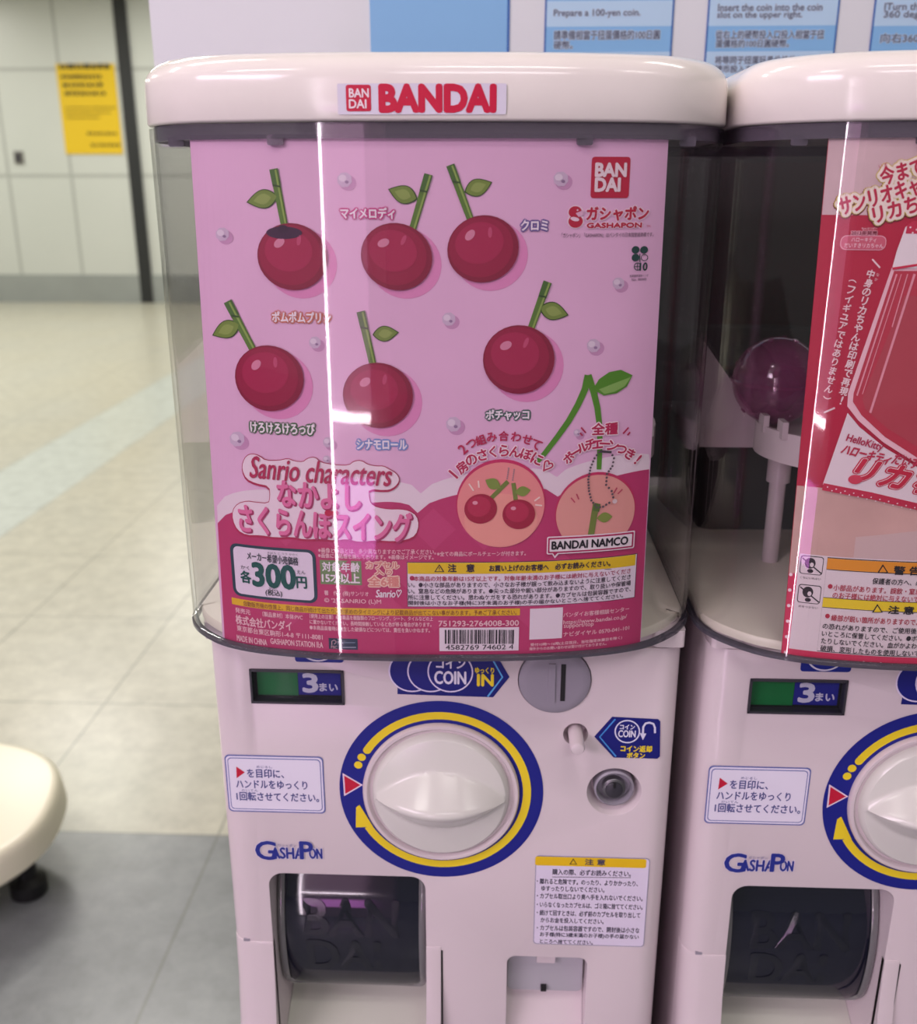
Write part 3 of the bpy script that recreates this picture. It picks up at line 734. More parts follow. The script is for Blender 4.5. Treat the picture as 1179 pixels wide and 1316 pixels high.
    bm = bmesh.new(); prism = [(-.002, Z(-.60)), (.0215, Z(-.549)), (.0215, Z(-.63)), (-.002, Z(-.63))]
    loft(bm, [[(x, y, z) for y, z in prism] for x in (.0435, .0979)]); bm_obj('coin_return_floor', bm, WHITE, root)
    return root
def copy_tree(o, parent=None):
    c = o.copy(); link(c); c.parent = parent
    for ch in list(o.children): copy_tree(ch, c)
    return c
m1 = build_machine('white capsule machine on the left with the pink cherry card in its clear case')
m2 = copy_tree(m1); m2.location.x += PITCH
m2['label'] = 'white capsule machine on the right with the red card, cut off by the frame'

# capsule on the tray of the right machine
bx, by, bz, br = .31-.0955, .10, Z(-.1215), .0285
t = thing('capsule', (bx, by, bz-br), 'purple see-through ball on the white tray inside the right machine', 'capsule ball')
for nm, s in (('upper_half', 1), ('lower_half', -1)):
    bm = bmesh.new(); loft(bm, [[(bx+br*math.cos(a)*math.cos(2*math.pi*i/40), by+br*math.cos(a)*math.sin(2*math.pi*i/40), bz+s*(br*math.sin(a)+.0001)) for i in range(40)] for a in [math.pi/2*k/12*.995 for k in range(13)]], True, False, True)
    h = bm_obj(nm, bm, CAPS, t, 60)
    for k in range(9 if s > 0 else 5):
        el, az = math.radians(18+26*(k % 3)), math.radians(150+34*k); d = Vector((math.cos(el)*math.cos(az), math.cos(el)*math.sin(az), s*math.sin(el)))
        bm = bmesh.new(); bmesh.ops.create_cone(bm, segments=14, radius1=.0022, radius2=.0018, depth=.0012, cap_ends=True)
        bm.transform(Matrix.Translation(Vector((bx, by, bz))+d*(br+.0002)) @ d.to_track_quat('Z', 'Y').to_matrix().to_4x4()); bm_obj('stud', bm, CAPS, h, 40)
bm = bmesh.new(); lathe_z(bm, bx, by, [(br+.0004, bz-.0012), (br+.0012, bz-.0008), (br+.0012, bz+.0008), (br+.0004, bz+.0012)], 40, False, False); bm_obj('seam_band', bm, CAPS, t, 40)
bm = bmesh.new(); bmesh.ops.create_icosphere(bm, subdivisions=3, radius=.016)
for v in bm.verts: v.co = Vector((bx, by, bz-.006))+Vector((v.co.x*1.1, v.co.y, v.co.z*(.8+.2*math.sin(v.co.x*300))))
bm_obj('bagged_toy', bm, mat('toy_bag', (70, 48, 66), .25), t, 60)

# ------------------------------------------------------------------ display cards
GAP = .0050
def card_surf(xm): return Surf(lambda u, z: front(u-XC)+GAP, xm, 1.6e-4)
def card_sheet(S, name, root, m, zt, zb, lt, lb, rt_, rb_):
    """paper sheet following the case front; lt.. are x at the four corners"""
    N_ = 64; vf = []; vb = []
    for k in range(N_+1):
        q = k/N_
        for z, a, b in ((zb, lb, rb_), (zt, lt, rt_)):
            u = a+(b-a)*q; x, y, zz = S.p3(u, z, 0); vf.append((x, y, zz)); vb.append((x, y+.0005, zz))
    n = len(vf); F_ = []
    for k in range(N_):
        a = 2*k; F_.append((a, a+2, a+3, a+1)); F_.append((n+a, n+a+1, n+a+3, n+a+2)); F_.append((a, n+a, n+a+2, a+2)); F_.append((a+1, a+3, n+a+3, n+a+1))
    F_.append((0, 1, n+1, n)); F_.append((n-2, 2*n-2, 2*n-1, n-1))
    return mesh_obj(name, vf+vb, F_, m, root)
ZT, ZB = Z(.0235), ZCB+.0008
BEND = .006
# ---- the pink cherry card
S1 = card_surf(0.0)
c1 = thing('display_card', (0, -.03, ZB), 'pink cherry charm card standing inside the left clear case', 'display card', 'display cards')
card_sheet(S1, 'sheet', c1, mat('pink_card', (228, 180, 214), .5, .35, noise=.05, nscale=14), ZT, ZB, -.1235, -.1285, .1150, .1172)
def lobes(P, segs):
    out = []
    for (x0, y0, xp, yp, x1, y1) in segs:
        for k in range(13):
            t_ = k/12; x = x0+(x1-x0)*t_; tp = (xp-x0)/(x1-x0)
            base = y0+(y1-y0)*t_; peak = yp-(y0+(y1-y0)*tp)
            sh = (1-((t_-tp)/tp)**2 if t_ < tp else 1-((t_-tp)/(1-tp))**2)
            out.append((x, base+peak*math.sqrt(max(sh, 0)) if sh > 0 else base))
    return out
def lower_print():
    R = Print(S1)
    u0, u1 = -.1284, .1171
    def clampx(pts):
        V = [S1.uv(*p) for p in pts]
        return [(min(max(u, -.1264), .1158), z) for u, z in V]
    wh = clampx(lobes(None, [(279, 650, 335, 629, 400, 650), (400, 650, 478, 620, 541, 634), (541, 634, 632, 604, 716, 613), (716, 613, 788, 586, 845, 590)]))
    dk = clampx(lobes(None, [(280, 672, 340, 652, 405, 668), (405, 668, 490, 645, 537, 659), (537, 659, 632, 628, 717, 638), (717, 638, 790, 612, 845, 604)]))
    zb = ZB+.0002
    for pts, c, ly in ((wh, (232, 212, 224), 1), (dk, (186, 52, 106), 2)):
        n = len(pts); V = pts+[(u*(1.013 if u < 0 else 1.009) if abs(u) > .1155 else u, zb) for u, z in pts]
        R.raw(V, [(i, i+1, n+i+1, n+i) for i in range(n-1) if pts[i+1][0] > pts[i][0]+1e-6], c, ly)
    for k in range(9):
        for j in range(3):
            u = -.112+k*.0275+(j % 2)*.0137; z = Z(-.178)-j*.0245
            if abs(u) < .103 and (k*2+j) % 3: R.raw([(u-.012, z), (u, z-.012), (u+.012, z), (u, z+.012)], [(0, 1, 2, 3)], (194, 64, 116), 3)
    return R.build('cloud_print', c1, bend=BEND)
lower_print()
LEAF, LEAFD, STEM, STEMD = (118, 140, 62), (58, 78, 40), (92, 124, 52), (52, 78, 38)
def cherry(cx, cy, rx, ry, rot, s0, s1, leaf, calyx=False):
    R = Print(S1)
    R.ell(cx+11, cy+9, rx*1.02, ry*1.05, (222, 138, 188), 1, rot)
    R.line([s0, s1], 10.5, STEM, 4, 9); mx, my = s0[0]+(s1[0]-s0[0])*.3, s0[1]+(s1[1]-s0[1])*.3
    R.line([s0, (mx, my)], 11, (74, 108, 50), 5, 10.5); R.line([(s0[0]+2.5, s0[1]+1), (s1[0]+2, s1[1])], 2.4, (140, 166, 82), 6)
    R.line([(mx-5, my-1), (mx+5, my+1)], 2.2, STEMD, 7)
    la, lb = leaf; dx, dy = lb[0]-la[0], lb[1]-la[1]; L_ = math.hypot(dx, dy); nx, ny = -dy/L_, dx/L_
    for g, c, ly in ((1.0, LEAFD, 3), (.9, LEAF, 4), (.55, (142, 160, 84), 5)):
        P = []
        for k in range(12): q = k/11; P.append((la[0]+dx*(.5+(q-.5)*g), la[1]+dy*(.5+(q-.5)*g), math.sin(math.pi*q**.85)*L_*.30*g))
        R.poly([(x+nx*h, y+ny*h) for x, y, h in P]+[(x-nx*h, y-ny*h) for x, y, h in P[::-1][1:-1]], c, ly)
    R.ell(cx, cy, rx, ry, (134, 22, 58), 7, rot); R.ell(cx-rx*.05, cy-ry*.05, rx*.9, ry*.9, (150, 26, 66), 8, rot)
    R.ell(cx-rx*.1, cy-ry*.18, rx*.68, ry*.62, (166, 34, 78), 9, rot); R.ell(cx-rx*.36, cy-ry*.42, rx*.17, ry*.12, (212, 132, 160), 10, rot+35); R.ell(cx+rx*.2, cy-ry*.5, rx*.06, ry*.16, (190, 74, 112), 10, rot-12)
    if calyx: R.ell(s1[0], s1[1]+9, 23, 8, (64, 30, 62), 10); R.ell(s1[0]-1, s1[1]+4, 7, 5, (58, 26, 56), 11)
    return R.build('cherry_picture', c1, bend=BEND)
cherry(376, 330, 45, 43, 0, (352, 217), (366, 290), ((358, 252), (317, 260)), True)
cherry(510, 330, 46, 43, -14, (551, 224), (530, 296), ((537, 256), (499, 243)))
cherry(621, 320, 46, 43, 12, (579, 212), (606, 285), ((597, 247), (633, 234)))
cherry(346, 486, 44, 42, 10, (293, 387), (326, 450), ((309, 416), (273, 431)))
cherry(486, 508, 45, 42, 0, (464, 400), (480, 470), ((479, 430), (513, 427)))
cherry(667, 462, 46, 44, -10, (704, 362), (682, 424), ((693, 395), (731, 405)))
# beads
R = Print(S1)
for (x, y, r) in [(286, 301, 9), (443, 231, 10), (405, 440, 8), (577, 410, 9), (721, 230, 10), (795, 364, 8), (763, 444, 9), (583, 545, 10), (305, 564, 10), (422, 568, 7), (420, 590, 5), (742, 556, 5)]:
    R = Print(S1); R.ell(x+4, y+4, r*1.1, r, (200, 146, 186), 1); R.poly([(x+r*math.cos(a*.785+.3), y+r*math.sin(a*.785+.3)) for a in range(8)], (206, 180, 206), 2)
    R.ell(x-r*.25, y-r*.2, r*.5, r*.45, (226, 208, 224), 3); R.ell(x+r*.3, y+r*.3, r*.25, r*.2, (150, 120, 156), 3)
    R.build('bead_picture', c1, bend=BEND)
# big curved stalk with a leaf
R = Print(S1); GR = (84, 140, 42)
R.line([(756, 482), (752, 500), (743, 520), (731, 541), (716, 562), (699, 584), (690, 594)], 9, GR, 3, 6); R.line([(756, 482), (763, 503), (768, 524), (771, 550), (771, 580), (770, 603)], 9, GR, 3, 6)
R.poly([(762, 500), (770, 487), (783, 478), (798, 475), (813, 482), (806, 496), (793, 505), (776, 508)], GR, 4); R.poly([(770, 500), (790, 492), (811, 484), (803, 496), (790, 503), (777, 506)], (134, 176, 92), 5)
R.build('stalk_picture', c1, bend=BEND)
# captions
R = Print(S1); WT = (240, 226, 236)
for (s, xa, xb, ya, yb, oc) in [('マイメロディ', 438, 507, 267, 281, (204, 70, 140)), ('クロミ', 670, 704, 283, 296, (112, 92, 156)), ('ポムポムプリン', 350, 425, 401, 414, (204, 116, 96)),
                                ('けろけろけろっぴ', 322, 404, 543.5, 557, (84, 112, 84)), ('シナモロール', 459, 523, 565, 577, (122, 146, 206)), ('ポチャッコ', 625, 680, 526.5, 539, (74, 104, 98))]:
    R = Print(S1); R.text(s, xa, xb, ya, yb, WT, 4, bold=.8, out=oc, ow=2.4); R.build('caption', c1)
# maker logo and catalogue marks, upper right
R = Print(S1); RD = (186, 24, 62)
R.rect(760, 809.5, 201.5, 254.5, RD, 2, 4); R.text('BAN', 766, 805, 210, 226.5, (236, 214, 222), 4, bold=1.7); R.text('DAI', 765.5, 797, 229, 245.5, (236, 214, 222), 4, bold=1.7)
R.build('maker_logo', c1, bend=BEND)
R = Print(S1)
R.text('ガシャポン', 755, 834, 265.5, 283, RD, 4, bold=1.3, out=(236, 206, 222), ow=2.2); R.text('GASHAPON', 755, 825, 286.5, 292.5, RD, 4, bold=.9, out=(236, 206, 222), ow=1.6); R.text('TM', 831, 836, 289.5, 292, RD, 4)
R.ell(740, 273, 10.5, 9.5, (236, 206, 222), 2); R.ell(740, 284, 11, 10, (236, 206, 222), 2); R.ell(739.5, 272.5, 8.5, 7.6, RD, 3); R.ell(740, 284.5, 9.2, 8.2, RD, 3)
R.poly([(740, 274), (750, 270), (750, 276), (744, 279)], (224, 176, 204), 4); R.ell(739, 281.5, 5.8, 2.6, (236, 206, 222), 4, -12); R.ell(742.5, 270, 1.1, 1.1, (236, 206, 222), 4)
R.text('「ガシャポン」「GASHAPON」はバンダイの日本国登録商標です。', 723, 841, 299, 305, (70, 40, 62), 3)
R.build('series_logo', c1, bend=BEND)
R = Print(S1); GN = (26, 62, 60)
for (x, y) in ((817, 321), (828, 321), (817, 331)): R.ell(x, y, 5, 4.8, GN, 3)
R.ring(828.5, 331, 4.6, 4.4, .9, GN, 3); R.line([(822.5, 326), (822.5, 337)], 1.2, GN, 3)
R.ring(819.5, 342.5, 4.6, 5.2, .9, GN, 3); R.line([(815, 342.5), (824, 342.5)], .8, GN, 3); R.line([(819.5, 337.5), (819.5, 347.5)], .8, GN, 3)
R.text('10', 822.5, 832, 337.5, 347.5, GN, 4, bold=.7); R.text('玩具国際環境インチ', 809.5, 833.5, 352.5, 356, (50, 40, 60), 3); R.text('No. 00002', 812, 831, 357.5, 360.5, (50, 40, 60), 3)
R.build('eco_mark', c1, bend=BEND)
# curved slogans
R = Print(S1); SL_ = (184, 36, 84); OW = (244, 224, 232)
R.chars([('2', 595, 577, 42), ('つ', 606, 570, 30), ('組', 618, 565, 18), ('み', 632, 561.5, 10), ('合', 647.5, 560, 0), ('わ', 663.5, 561, -8), ('せ', 678, 564.5, -16), ('て', 689.5, 571, -26)], 12.5, SL_, 4, bold=.7)
R.chars([('1', 583, 609, 48), ('房', 594, 600, 38), ('の', 606, 590.5, 26), ('さ', 620, 584, 14), ('く', 633.5, 580, 6), ('ら', 648, 578.5, 0), ('ん', 662.5, 580, -8), ('ぼ', 677, 583, -15), ('に', 690.5, 589.5, -26), ('♡', 703, 599, -36)], 14, SL_, 6, bold=.9, out=OW, ow=1.8)
R.text('全種', 761, 794, 543, 558, SL_, 6, bold=1, out=OW, ow=2)
for (a, b) in (((747, 549), (753, 556)), ((745.5, 556), (749, 559.5)), ((808, 549), (801, 557)), ((810, 555), (806.5, 559))): R.line([a, b], 2, SL_, 4)
R.chars([('ボ', 731, 588, 42), ('ー', 740, 580.5, 30), ('ル', 749, 574.5, 22), ('チ', 759, 570.5, 12), ('ェ', 768, 570.5, 4), ('ー', 777.5, 569.5, -6), ('ン', 788, 572.5, -16), ('つ', 798.5, 577, -24), ('き', 810, 583, -34), ('!', 820, 590, -42)], 13, SL_, 6, bold=.9, out=OW, ow=1.8)
R.build('curved_slogan', c1, bend=BEND)
# title
R = Print(S1); TP, TPD, TW = (224, 112, 162), (172, 52, 104), (236, 214, 226)
BL = [(265, 85), (268, 50), (285, 20), (312, 10), (345, 20), (375, 43), (440, 43), (480, 33), (512, 46), (553, 50), (572, 33), (608, 25), (632, 50), (700, 64), (770, 66), (792, 46), (828, 42), (858, 62), (902, 70), (932, 68), (962, 85), (992, 102), (1008, 128), (1000, 152), (975, 174), (945, 182), (862, 176), (864, 212), (872, 246), (902, 264), (960, 274), (1010, 272), (1056, 280), (1090, 304), (1100, 346), (1086, 394), (1044, 416), (980, 424), (900, 418), (820, 428), (760, 412), (704, 420), (640, 411), (560, 415), (500, 402), (424, 406), (350, 394), (284, 394), (242, 370), (220, 322), (220, 278), (244, 246), (290, 234), (322, 240), (390, 246), (398, 214), (394, 162), (330, 150), (284, 128)]
BL = [(240+x/3.684, 580+y/3.684) for x, y in BL]
def smooth(P):
    n = len(P); out = []
    for i_ in range(n):
        (x0, y0), (x1, y1) = P[i_], P[(i_+1) % n]
        out += [(x0*.75+x1*.25, y0*.75+y1*.25), (x0*.25+x1*.75, y0*.25+y1*.75)]
    return out
BL = smooth(BL)
mxx, myy = sum(p[0] for p in BL)/len(BL), sum(p[1] for p in BL)/len(BL)
def grow(P, g, dy=0):
    n = len(P); out = []
    for i_ in range(n):
        (xa, ya), (xb, yb) = P[i_-1], P[(i_+1) % n]; d = math.hypot(xb-xa, yb-ya) or 1
        out.append((P[i_][0]+(yb-ya)/d*g, P[i_][1]-(xb-xa)/d*g+dy))
    return out
R.poly(grow(BL, .9, 2.2), (176, 34, 82), 4); R.poly(grow(BL, .9), (176, 34, 82), 4.5); R.poly(BL, TW, 5.5)
R.text('Sanrio characters', 322, 502, 592, 620, (178, 40, 86), 9, bold=1.0, rot=-1.5, skew=.18)
for (t_, xa, xb, ya, yb) in (('なかよし', 357, 463, 620, 652), ('さくらんぼスイング', 306, 526, 655, 691)):
    R.text(t_, xa+1.5, xb+1.5, ya+2, yb+2, TPD, 7.5, bold=2.6, rot=-1); R.text(t_, xa, xb, ya, yb, TP, 9.5, bold=1.9, rot=-1)
R.ell(423, 658, 5, 4, (190, 26, 74), 12); R.ell(431, 658, 5, 4, (190, 26, 74), 12)
R.build('title_lettering', c1, bend=BEND)
# round inset pictures
R = Print(S1)
R.ell(644, 647, 57.5, 56.5, (196, 40, 96), 4, n=48); R.ell(644, 649, 56, 54.5, (232, 142, 142), 5, n=48); R.ell(644, 668, 47, 34, (236, 156, 146), 6, n=48)
for (cx, cy, rot, s0, s1, la, lb) in [(618, 653, 10, (653, 618), (629, 642), (644, 626), (624, 616)), (667, 660, -6, (660, 620), (664, 648), (662, 632), (682, 629))]:
    R.line([s0, s1], 5.5, (116, 130, 60), 7); dx, dy = lb[0]-la[0], lb[1]-la[1]; L_ = math.hypot(dx, dy); nx, ny = -dy/L_, dx/L_
    P = [(la[0]+dx*k/9, la[1]+dy*k/9, math.sin(math.pi*k/9)*L_*.32) for k in range(10)]
    R.poly([(x+nx*h, y+ny*h) for x, y, h in P]+[(x-nx*h, y-ny*h) for x, y, h in P[::-1][1:-1]], (126, 146, 66), 8)
    R.ell(cx, cy, 21, 19, (160, 26, 62), 9, rot); R.ell(cx-2, cy-3, 15, 13, (180, 40, 78), 10, rot); R.ell(cx-7, cy-8, 3.4, 2.4, (222, 150, 168), 11)
    for k in range(6): R.ell(s0[0]-1+k*.4, s0[1]-4-k*2.6, 1, 1, (150, 130, 140), 7, n=8)
for a, b in (((603, 621), (609, 630)), ((615, 617), (616, 626)), ((687, 643), (694, 638)), ((688, 648), (697, 649))): R.line([a, b], 2, (244, 214, 206), 7)
R.build('round_inset', c1, bend=BEND)
R = Print(S1)
R.ell(766, 657, 51.5, 50, (196, 46, 96), 4, n=48); R.ell(766, 659, 50.3, 48.5, (226, 156, 148), 5, n=48)
R.line([(766, 647), (759, 690)], 8, (116, 130, 60), 8); R.line([(768, 646), (766, 656)], 8, (84, 112, 50), 9)
P = [(767+20*k/9, 665-2*k/9+0, math.sin(math.pi*k/9)*6.5) for k in range(10)]; R.poly([(x, y+h) for x, y, h in P]+[(x, y-h) for x, y, h in P[::-1][1:-1]], (130, 146, 66), 8)
import itertools
loop = [(770, 580), (764, 588), (759, 600), (756, 615), (757, 630), (760, 642), (767, 651), (775, 650), (783, 645), (789, 642), (786, 630), (779, 622), (780, 608), (787, 598), (789, 588), (785, 580)]
for (x0, y0), (x1, y1) in zip(loop, loop[1:]):
    n = max(int(math.hypot(x1-x0, y1-y0)/3.6), 1)
    for k in range(n): R.ell(x0+(x1-x0)*k/n, y0+(y1-y0)*k/n, 1.5, 1.5, (96, 80, 90), 10, n=10)
R.line([(771, 579), (786, 580)], 3, (70, 60, 70), 11); R.ell(790, 643, 3, 3, (220, 196, 200), 11)
for a, b in (((734, 639), (739, 645)), ((741, 634), (744, 641)), ((789, 633), (793, 626)), ((794, 634), (800, 628))): R.line([a, b], 1.7, (190, 70, 96), 7)
R.build('chain_inset', c1, bend=BEND)
R = Print(S1); MG = (176, 30, 90)
R.rect(703, 815, 685.5, 708, (240, 224, 232), 12, 2); R.poly([(706, 705), (722, 706), (713, 716)], (240, 224, 232), 12); R.rect(704.5, 813.5, 687, 706.5, MG, 13, 1.5); R.poly([(708, 705), (719, 706), (713, 713)], MG, 13)
R.rect(706.5, 811.5, 689, 704.5, (240, 228, 234), 14, 1); R.text('BANDAI NAMCO', 710, 807, 691.5, 701.5, (28, 20, 34), 16, bold=.8); R.build('company_logo', c1, bend=BEND)
# price box
R = Print(S1); TEAL = (38, 62, 78)
R.rect(298.5, 407, 703, 771, TEAL, 4, 10); R.rect(302.5, 403, 706.5, 767.5, (228, 212, 230), 5, 7); o = R.build('price_box', c1, bend=BEND)
R = Print(S1); PT = (60, 62, 74); PG = (22, 82, 78)
R.text('メーカー希望小売価格', 318, 383, 712, 722.5, PT, 7, bold=.35, rot=-2); R.text('きぼう こ うり かかく', 344, 383, 709.5, 712, PT, 7)
R.text('各', 310, 323, 733, 748, PG, 7, bold=.9); R.text('かく', 310, 321, 726, 731, PT, 7); R.text('300', 325.5, 379, 725, 754, PG, 7, bold=2.6); R.text('円', 382, 394.5, 740.5, 755, PG, 7, bold=.9); R.text('えん', 382, 393, 732, 737, PT, 7)
R.text('(税込)', 342, 363, 757, 766, PT, 7, bold=.3); R.text('ぜいこ', 346, 357, 754, 757, PT, 7); R.build('lettering', o)
# age, set and rights lines
R = Print(S1); R.rect(412, 465, 720, 751, (118, 144, 96), 4); R.text('対象年齢', 414.5, 462.5, 722, 734, WT, 6, bold=.6); R.text('15才以上', 414.5, 462.5, 736, 748.5, WT, 6, bold=.8); R.build('age_label', c1)
R = Print(S1); PW = (236, 190, 200)
R.text('※画像と商品とは、多少異なりますのでご了承ください。', 409, 560, 705, 711.5, PW, 5, bold=.2); R.text('※全ての商品にボールチェーンが付きます。', 562, 676, 708, 714, PW, 5, bold=.2); R.text('※画像には処理を施しております。※画像はイメージです。', 409, 557, 712, 718, PW, 5, bold=.2)
R.text('カプセル', 471, 513, 721, 730, (214, 130, 130), 6, bold=.6, out=(240, 208, 190), ow=1.6); R.text('入り', 482, 504, 731, 738, (214, 130, 130), 6, bold=.5, out=(240, 208, 190), ow=1.6); R.text('全6種', 474, 513, 740, 753, (218, 138, 130), 6, bold=.8, out=(240, 208, 190), ow=2)
R.text('著　作　(株)サンリオ', 417, 474, 759, 766, PW, 5, bold=.2); R.text("© '25 SANRIO (L)M", 417, 490, 769, 776, PW, 5, bold=.2); R.text('Sanrio♡', 484, 516, 757, 767, WT, 6, bold=.5, skew=.15)
R.build('rights_lines', c1, bend=BEND)
# warning box
R = Print(S1); YB = (226, 190, 32)
R.rect(523.5, 817, 721, 778.5, (60, 40, 60), 4); R.rect(524.3, 816.2, 721.7, 777.8, (232, 218, 232), 5); R.rect(524.3, 816.2, 721.7, 736, YB, 6); o = R.build('warning_box', c1, bend=BEND)
R = Print(S1); WK = (52, 36, 56)
R.poly([(565, 724), (571.5, 734), (558.5, 734)], WK, 8); R.poly([(565, 726), (569.5, 733), (560.5, 733)], YB, 9); R.text('!', 564.3, 565.7, 727.5, 732, WK, 10)
R.text('注　意', 576, 610, 724, 734, WK, 8, bold=.6); R.text('お買い上げのお客様へ　必ずお読みください。', 630, 785, 723.5, 731.5, WK, 8, bold=.4); R.line([(629, 732.5), (786, 730.5)], .6, WK, 8)
R.ell(530, 742, 3, 3, (170, 44, 84), 8)
for (s, xa, xb, y, c) in [('本商品の対象年齢は15才以上です。対象年齢未満のお子様には絶対に与えないでくださ', 534, 812, 738.5, (170, 44, 84)), ('い。●小さな部品がありますので、小さなお子様が誤って飲み込まないように注意してくださ', 527, 812, 746.5, WK),
                          ('い。窒息などの危険があります。●尖った部分や鋭い部分がありますので、取り扱いや保管場', 527, 812, 754.5, WK), ('所に注意してください。思わぬケガをする恐れがあります。●カプセルは包装容器ですので、', 527, 812, 762.5, WK),
                          ('開封後は小さなお子様(特に3才未満のお子様)の手の届かないところへ捨ててください。', 527, 802, 770.2, WK)]:
    R.text(s, xa, xb, y, y+6.6, c, 8, bold=.15)
R.build('lettering', o)
# yellow strip and maker's lines
R = Print(S1); R.rect(299.5, 668.5, 781.5, 790.3, (226, 178, 40), 4); o = R.build('notice_strip', c1, bend=BEND)
R = Print(S1); R.text('自動販売機の性質上、同じ商品が続けて出たり、お求めのタイミングにより記載商品が出てこない事があります。予めご了承ください。', 311, 660, 782.7, 789.3, (120, 34, 50), 6); R.build('lettering', o)
R = Print(S1)
R.text('発売元', 303, 322, 781.5, 788, PW, 5, bold=.2); R.text('〔製品素材〕本体:PVC', 338, 389, 787.5, 794, PW, 5, bold=.2); R.text('株式会社バンダイ', 303, 374, 794.5, 806.5, PW, 5, bold=.5); R.text('東京都台東区駒形1-4-8 〒111-8081', 304, 413, 810, 817.5, PW, 5, bold=.2)
R.text('MADE IN CHINA', 305, 343, 818.5, 826, PW, 5, bold=.3); R.text('GASHAPON STATION Ⅱ:A', 348, 415, 822, 829.5, PW, 5, bold=.3)
for k, s in enumerate(('〔使用上の注意〕●本商品を樹脂製のフローリング、シート、タイルなどの上', 'に置かないでください。長時間接触していると色が移る場合があります。', '●本商品装着時に発生した破損などについては、責任を負いかねます。')): R.text(s, 398, 556-k*2, 790.8+k*7.4, 796.6+k*7.4, PW, 5, bold=.2)
R.build('small_print', c1, bend=BEND)
R = Print(S1); R.rect(423, 460, 820, 834, (34, 54, 78), 4); R.text('FSC', 426, 434, 829, 832.5, PW, 6); R.line([(427, 828), (427, 823), (430, 821.5), (433, 824), (430, 827)], .8, PW, 6); R.line([(440, 825), (457, 825)], 1, (120, 140, 160), 6); R.line([(438, 831), (458, 831)], 1.2, (150, 160, 176), 6); R.build('paper_mark', c1, bend=BEND)
# barcode
R = Print(S1); R.text('751293-2764008-300', 564, 667, 797, 804, PW, 5, bold=.4); R.rect(565, 667, 806, 836, (234, 218, 230), 4)
random.seed(11); x = 572.0
while x < 660:
    wd = random.choice((.8, .8, 1.4, 2.0)); R.rect(x, x+wd, 808.5, 826.5, (40, 30, 44), 6); x += wd+random.choice((.8, .9, 1.3, 1.9))
R.text('4582769 74602 4', 573, 660, 827.8, 834, (40, 30, 44), 6); R.build('barcode', c1, bend=BEND)
R = Print(S1); R.rect(681, 723, 781, 820.5, (234, 218, 230), 4); R.build('white_square', c1, bend=BEND)
R = Print(S1)
R.text('バンダイお客様相談センター', 725, 809, 783.5, 789.5, PW, 5, bold=.2); R.text('https://www.bandai.co.jp/', 725, 806, 793.5, 800, PW, 5, bold=.2); R.text('support/top', 725, 763, 799.5, 806.5, PW, 5, bold=.2); R.text('ナビダイヤル 0570-041-101', 725, 809, 808, 814, PW, 5, bold=.2)
R.text('受付10時〜16時(土日祝日、当社指定休業日を除く)', 683, 800, 822.5, 827, PW, 5, bold=.2); R.text('海外からのお問い合わせは受け付けておりません。', 681, 780, 828.5, 832.5, PW, 5, bold=.2); R.build('contact_lines', c1, bend=BEND)

# ---- the red card in the right machine
S2 = card_surf(PITCH)
c2 = thing('display_card', (PITCH, -.03, ZB), 'red card with a tilted capsule picture inside the right clear case', 'display card', 'display cards')
card_sheet(S2, 'sheet', c2, mat('red_card', (178, 22, 60), .5, .35), ZT, ZB, -.1192, -.1145, .118, .116)
UL = lambda z: -.1145+(-.1192+.1145)*(z-ZB)/(ZT-ZB)+.0001
def zq(y, x=1040): return S2.uv(x, y)[1]
R = Print(S2)
za = zq(276, 1062); R.raw([(UL(za), za), (.11, za), (.11, ZT-.0003), (UL(ZT), ZT-.0003)], [(0, 1, 2, 3)], mat('soft_beige_print', (214, 184, 188), .5, .35, noise=.25, nscale=18), 1)
R.build('fabric_print', c2, bend=BEND); R = Print(S2)
zb2, zc = zq(624, 1027), zq(736, 1016); R.raw([(UL(zc), zc), (.11, zc), (.11, zb2), (UL(zb2), zb2)], [(0, 1, 2, 3)], mat('soft_skin_print', (206, 166, 158), .5, .35, noise=.25, nscale=16), 1)
R.poly([(1100, 690), (1179, 682), (1230, 680), (1230, 735), (1095, 735)], (206, 178, 176), 2)
R.build('skin_print', c2, bend=BEND)
# dotted border and white panel at the bottom
R = Print(S2); R.raw([(UL(ZB)-.0, ZB+.0003), (.11, ZB+.0003), (.11, zc), (UL(zc), zc)], [(0, 1, 2, 3)], (206, 48, 88), 1)
for k in range(6): R.ell(1016.5-k*1.3, 738+k*20, 2.4, 2.2, (240, 220, 226), 2, n=12)
for k in range(9): R.ell(1022+k*22, 846+k*1.3, 2.2, 1.8, (240, 220, 226), 2, n=12)
R.build('dotted_border', c2, bend=BEND)
R = Print(S2); u0 = S2.uv(1024, 720)[0]; zt_, zb_ = zq(712, 1040), zq(836, 1040)
R.raw([(S2.uv(1014, 830)[0], zb_), (.105, zb_), (.105, zt_), (S2.uv(1027, 720)[0], zt_)], [(0, 1, 2, 3)], (224, 210, 214), 3); o = R.build('warning_panel', c2, bend=BEND)
R = Print(S2); OK = (34, 28, 36)
xl = S2.uv(1063, 720)[0]; xlb = S2.uv(1050, 836)[0]
def bandz(ya, yb, c, ly):
    a, b = zq(ya, 1070), zq(yb, 1070); f = lambda z: xlb+(xl-xlb)*(z-zb_)/(zt_-zb_)
    R.raw([(f(b), b), (.103, b), (.103, a), (f(a), a)], [(0, 1, 2, 3)], c, ly)
bandz(716, 838, OK, 4); bandz(717, 837, (224, 210, 214), 5); bandz(717, 731, (226, 146, 40), 6); bandz(731, 731.8, OK, 7); bandz(768, 780, (232, 204, 40), 6); bandz(767.3, 768, OK, 7); bandz(780, 780.7, OK, 7)
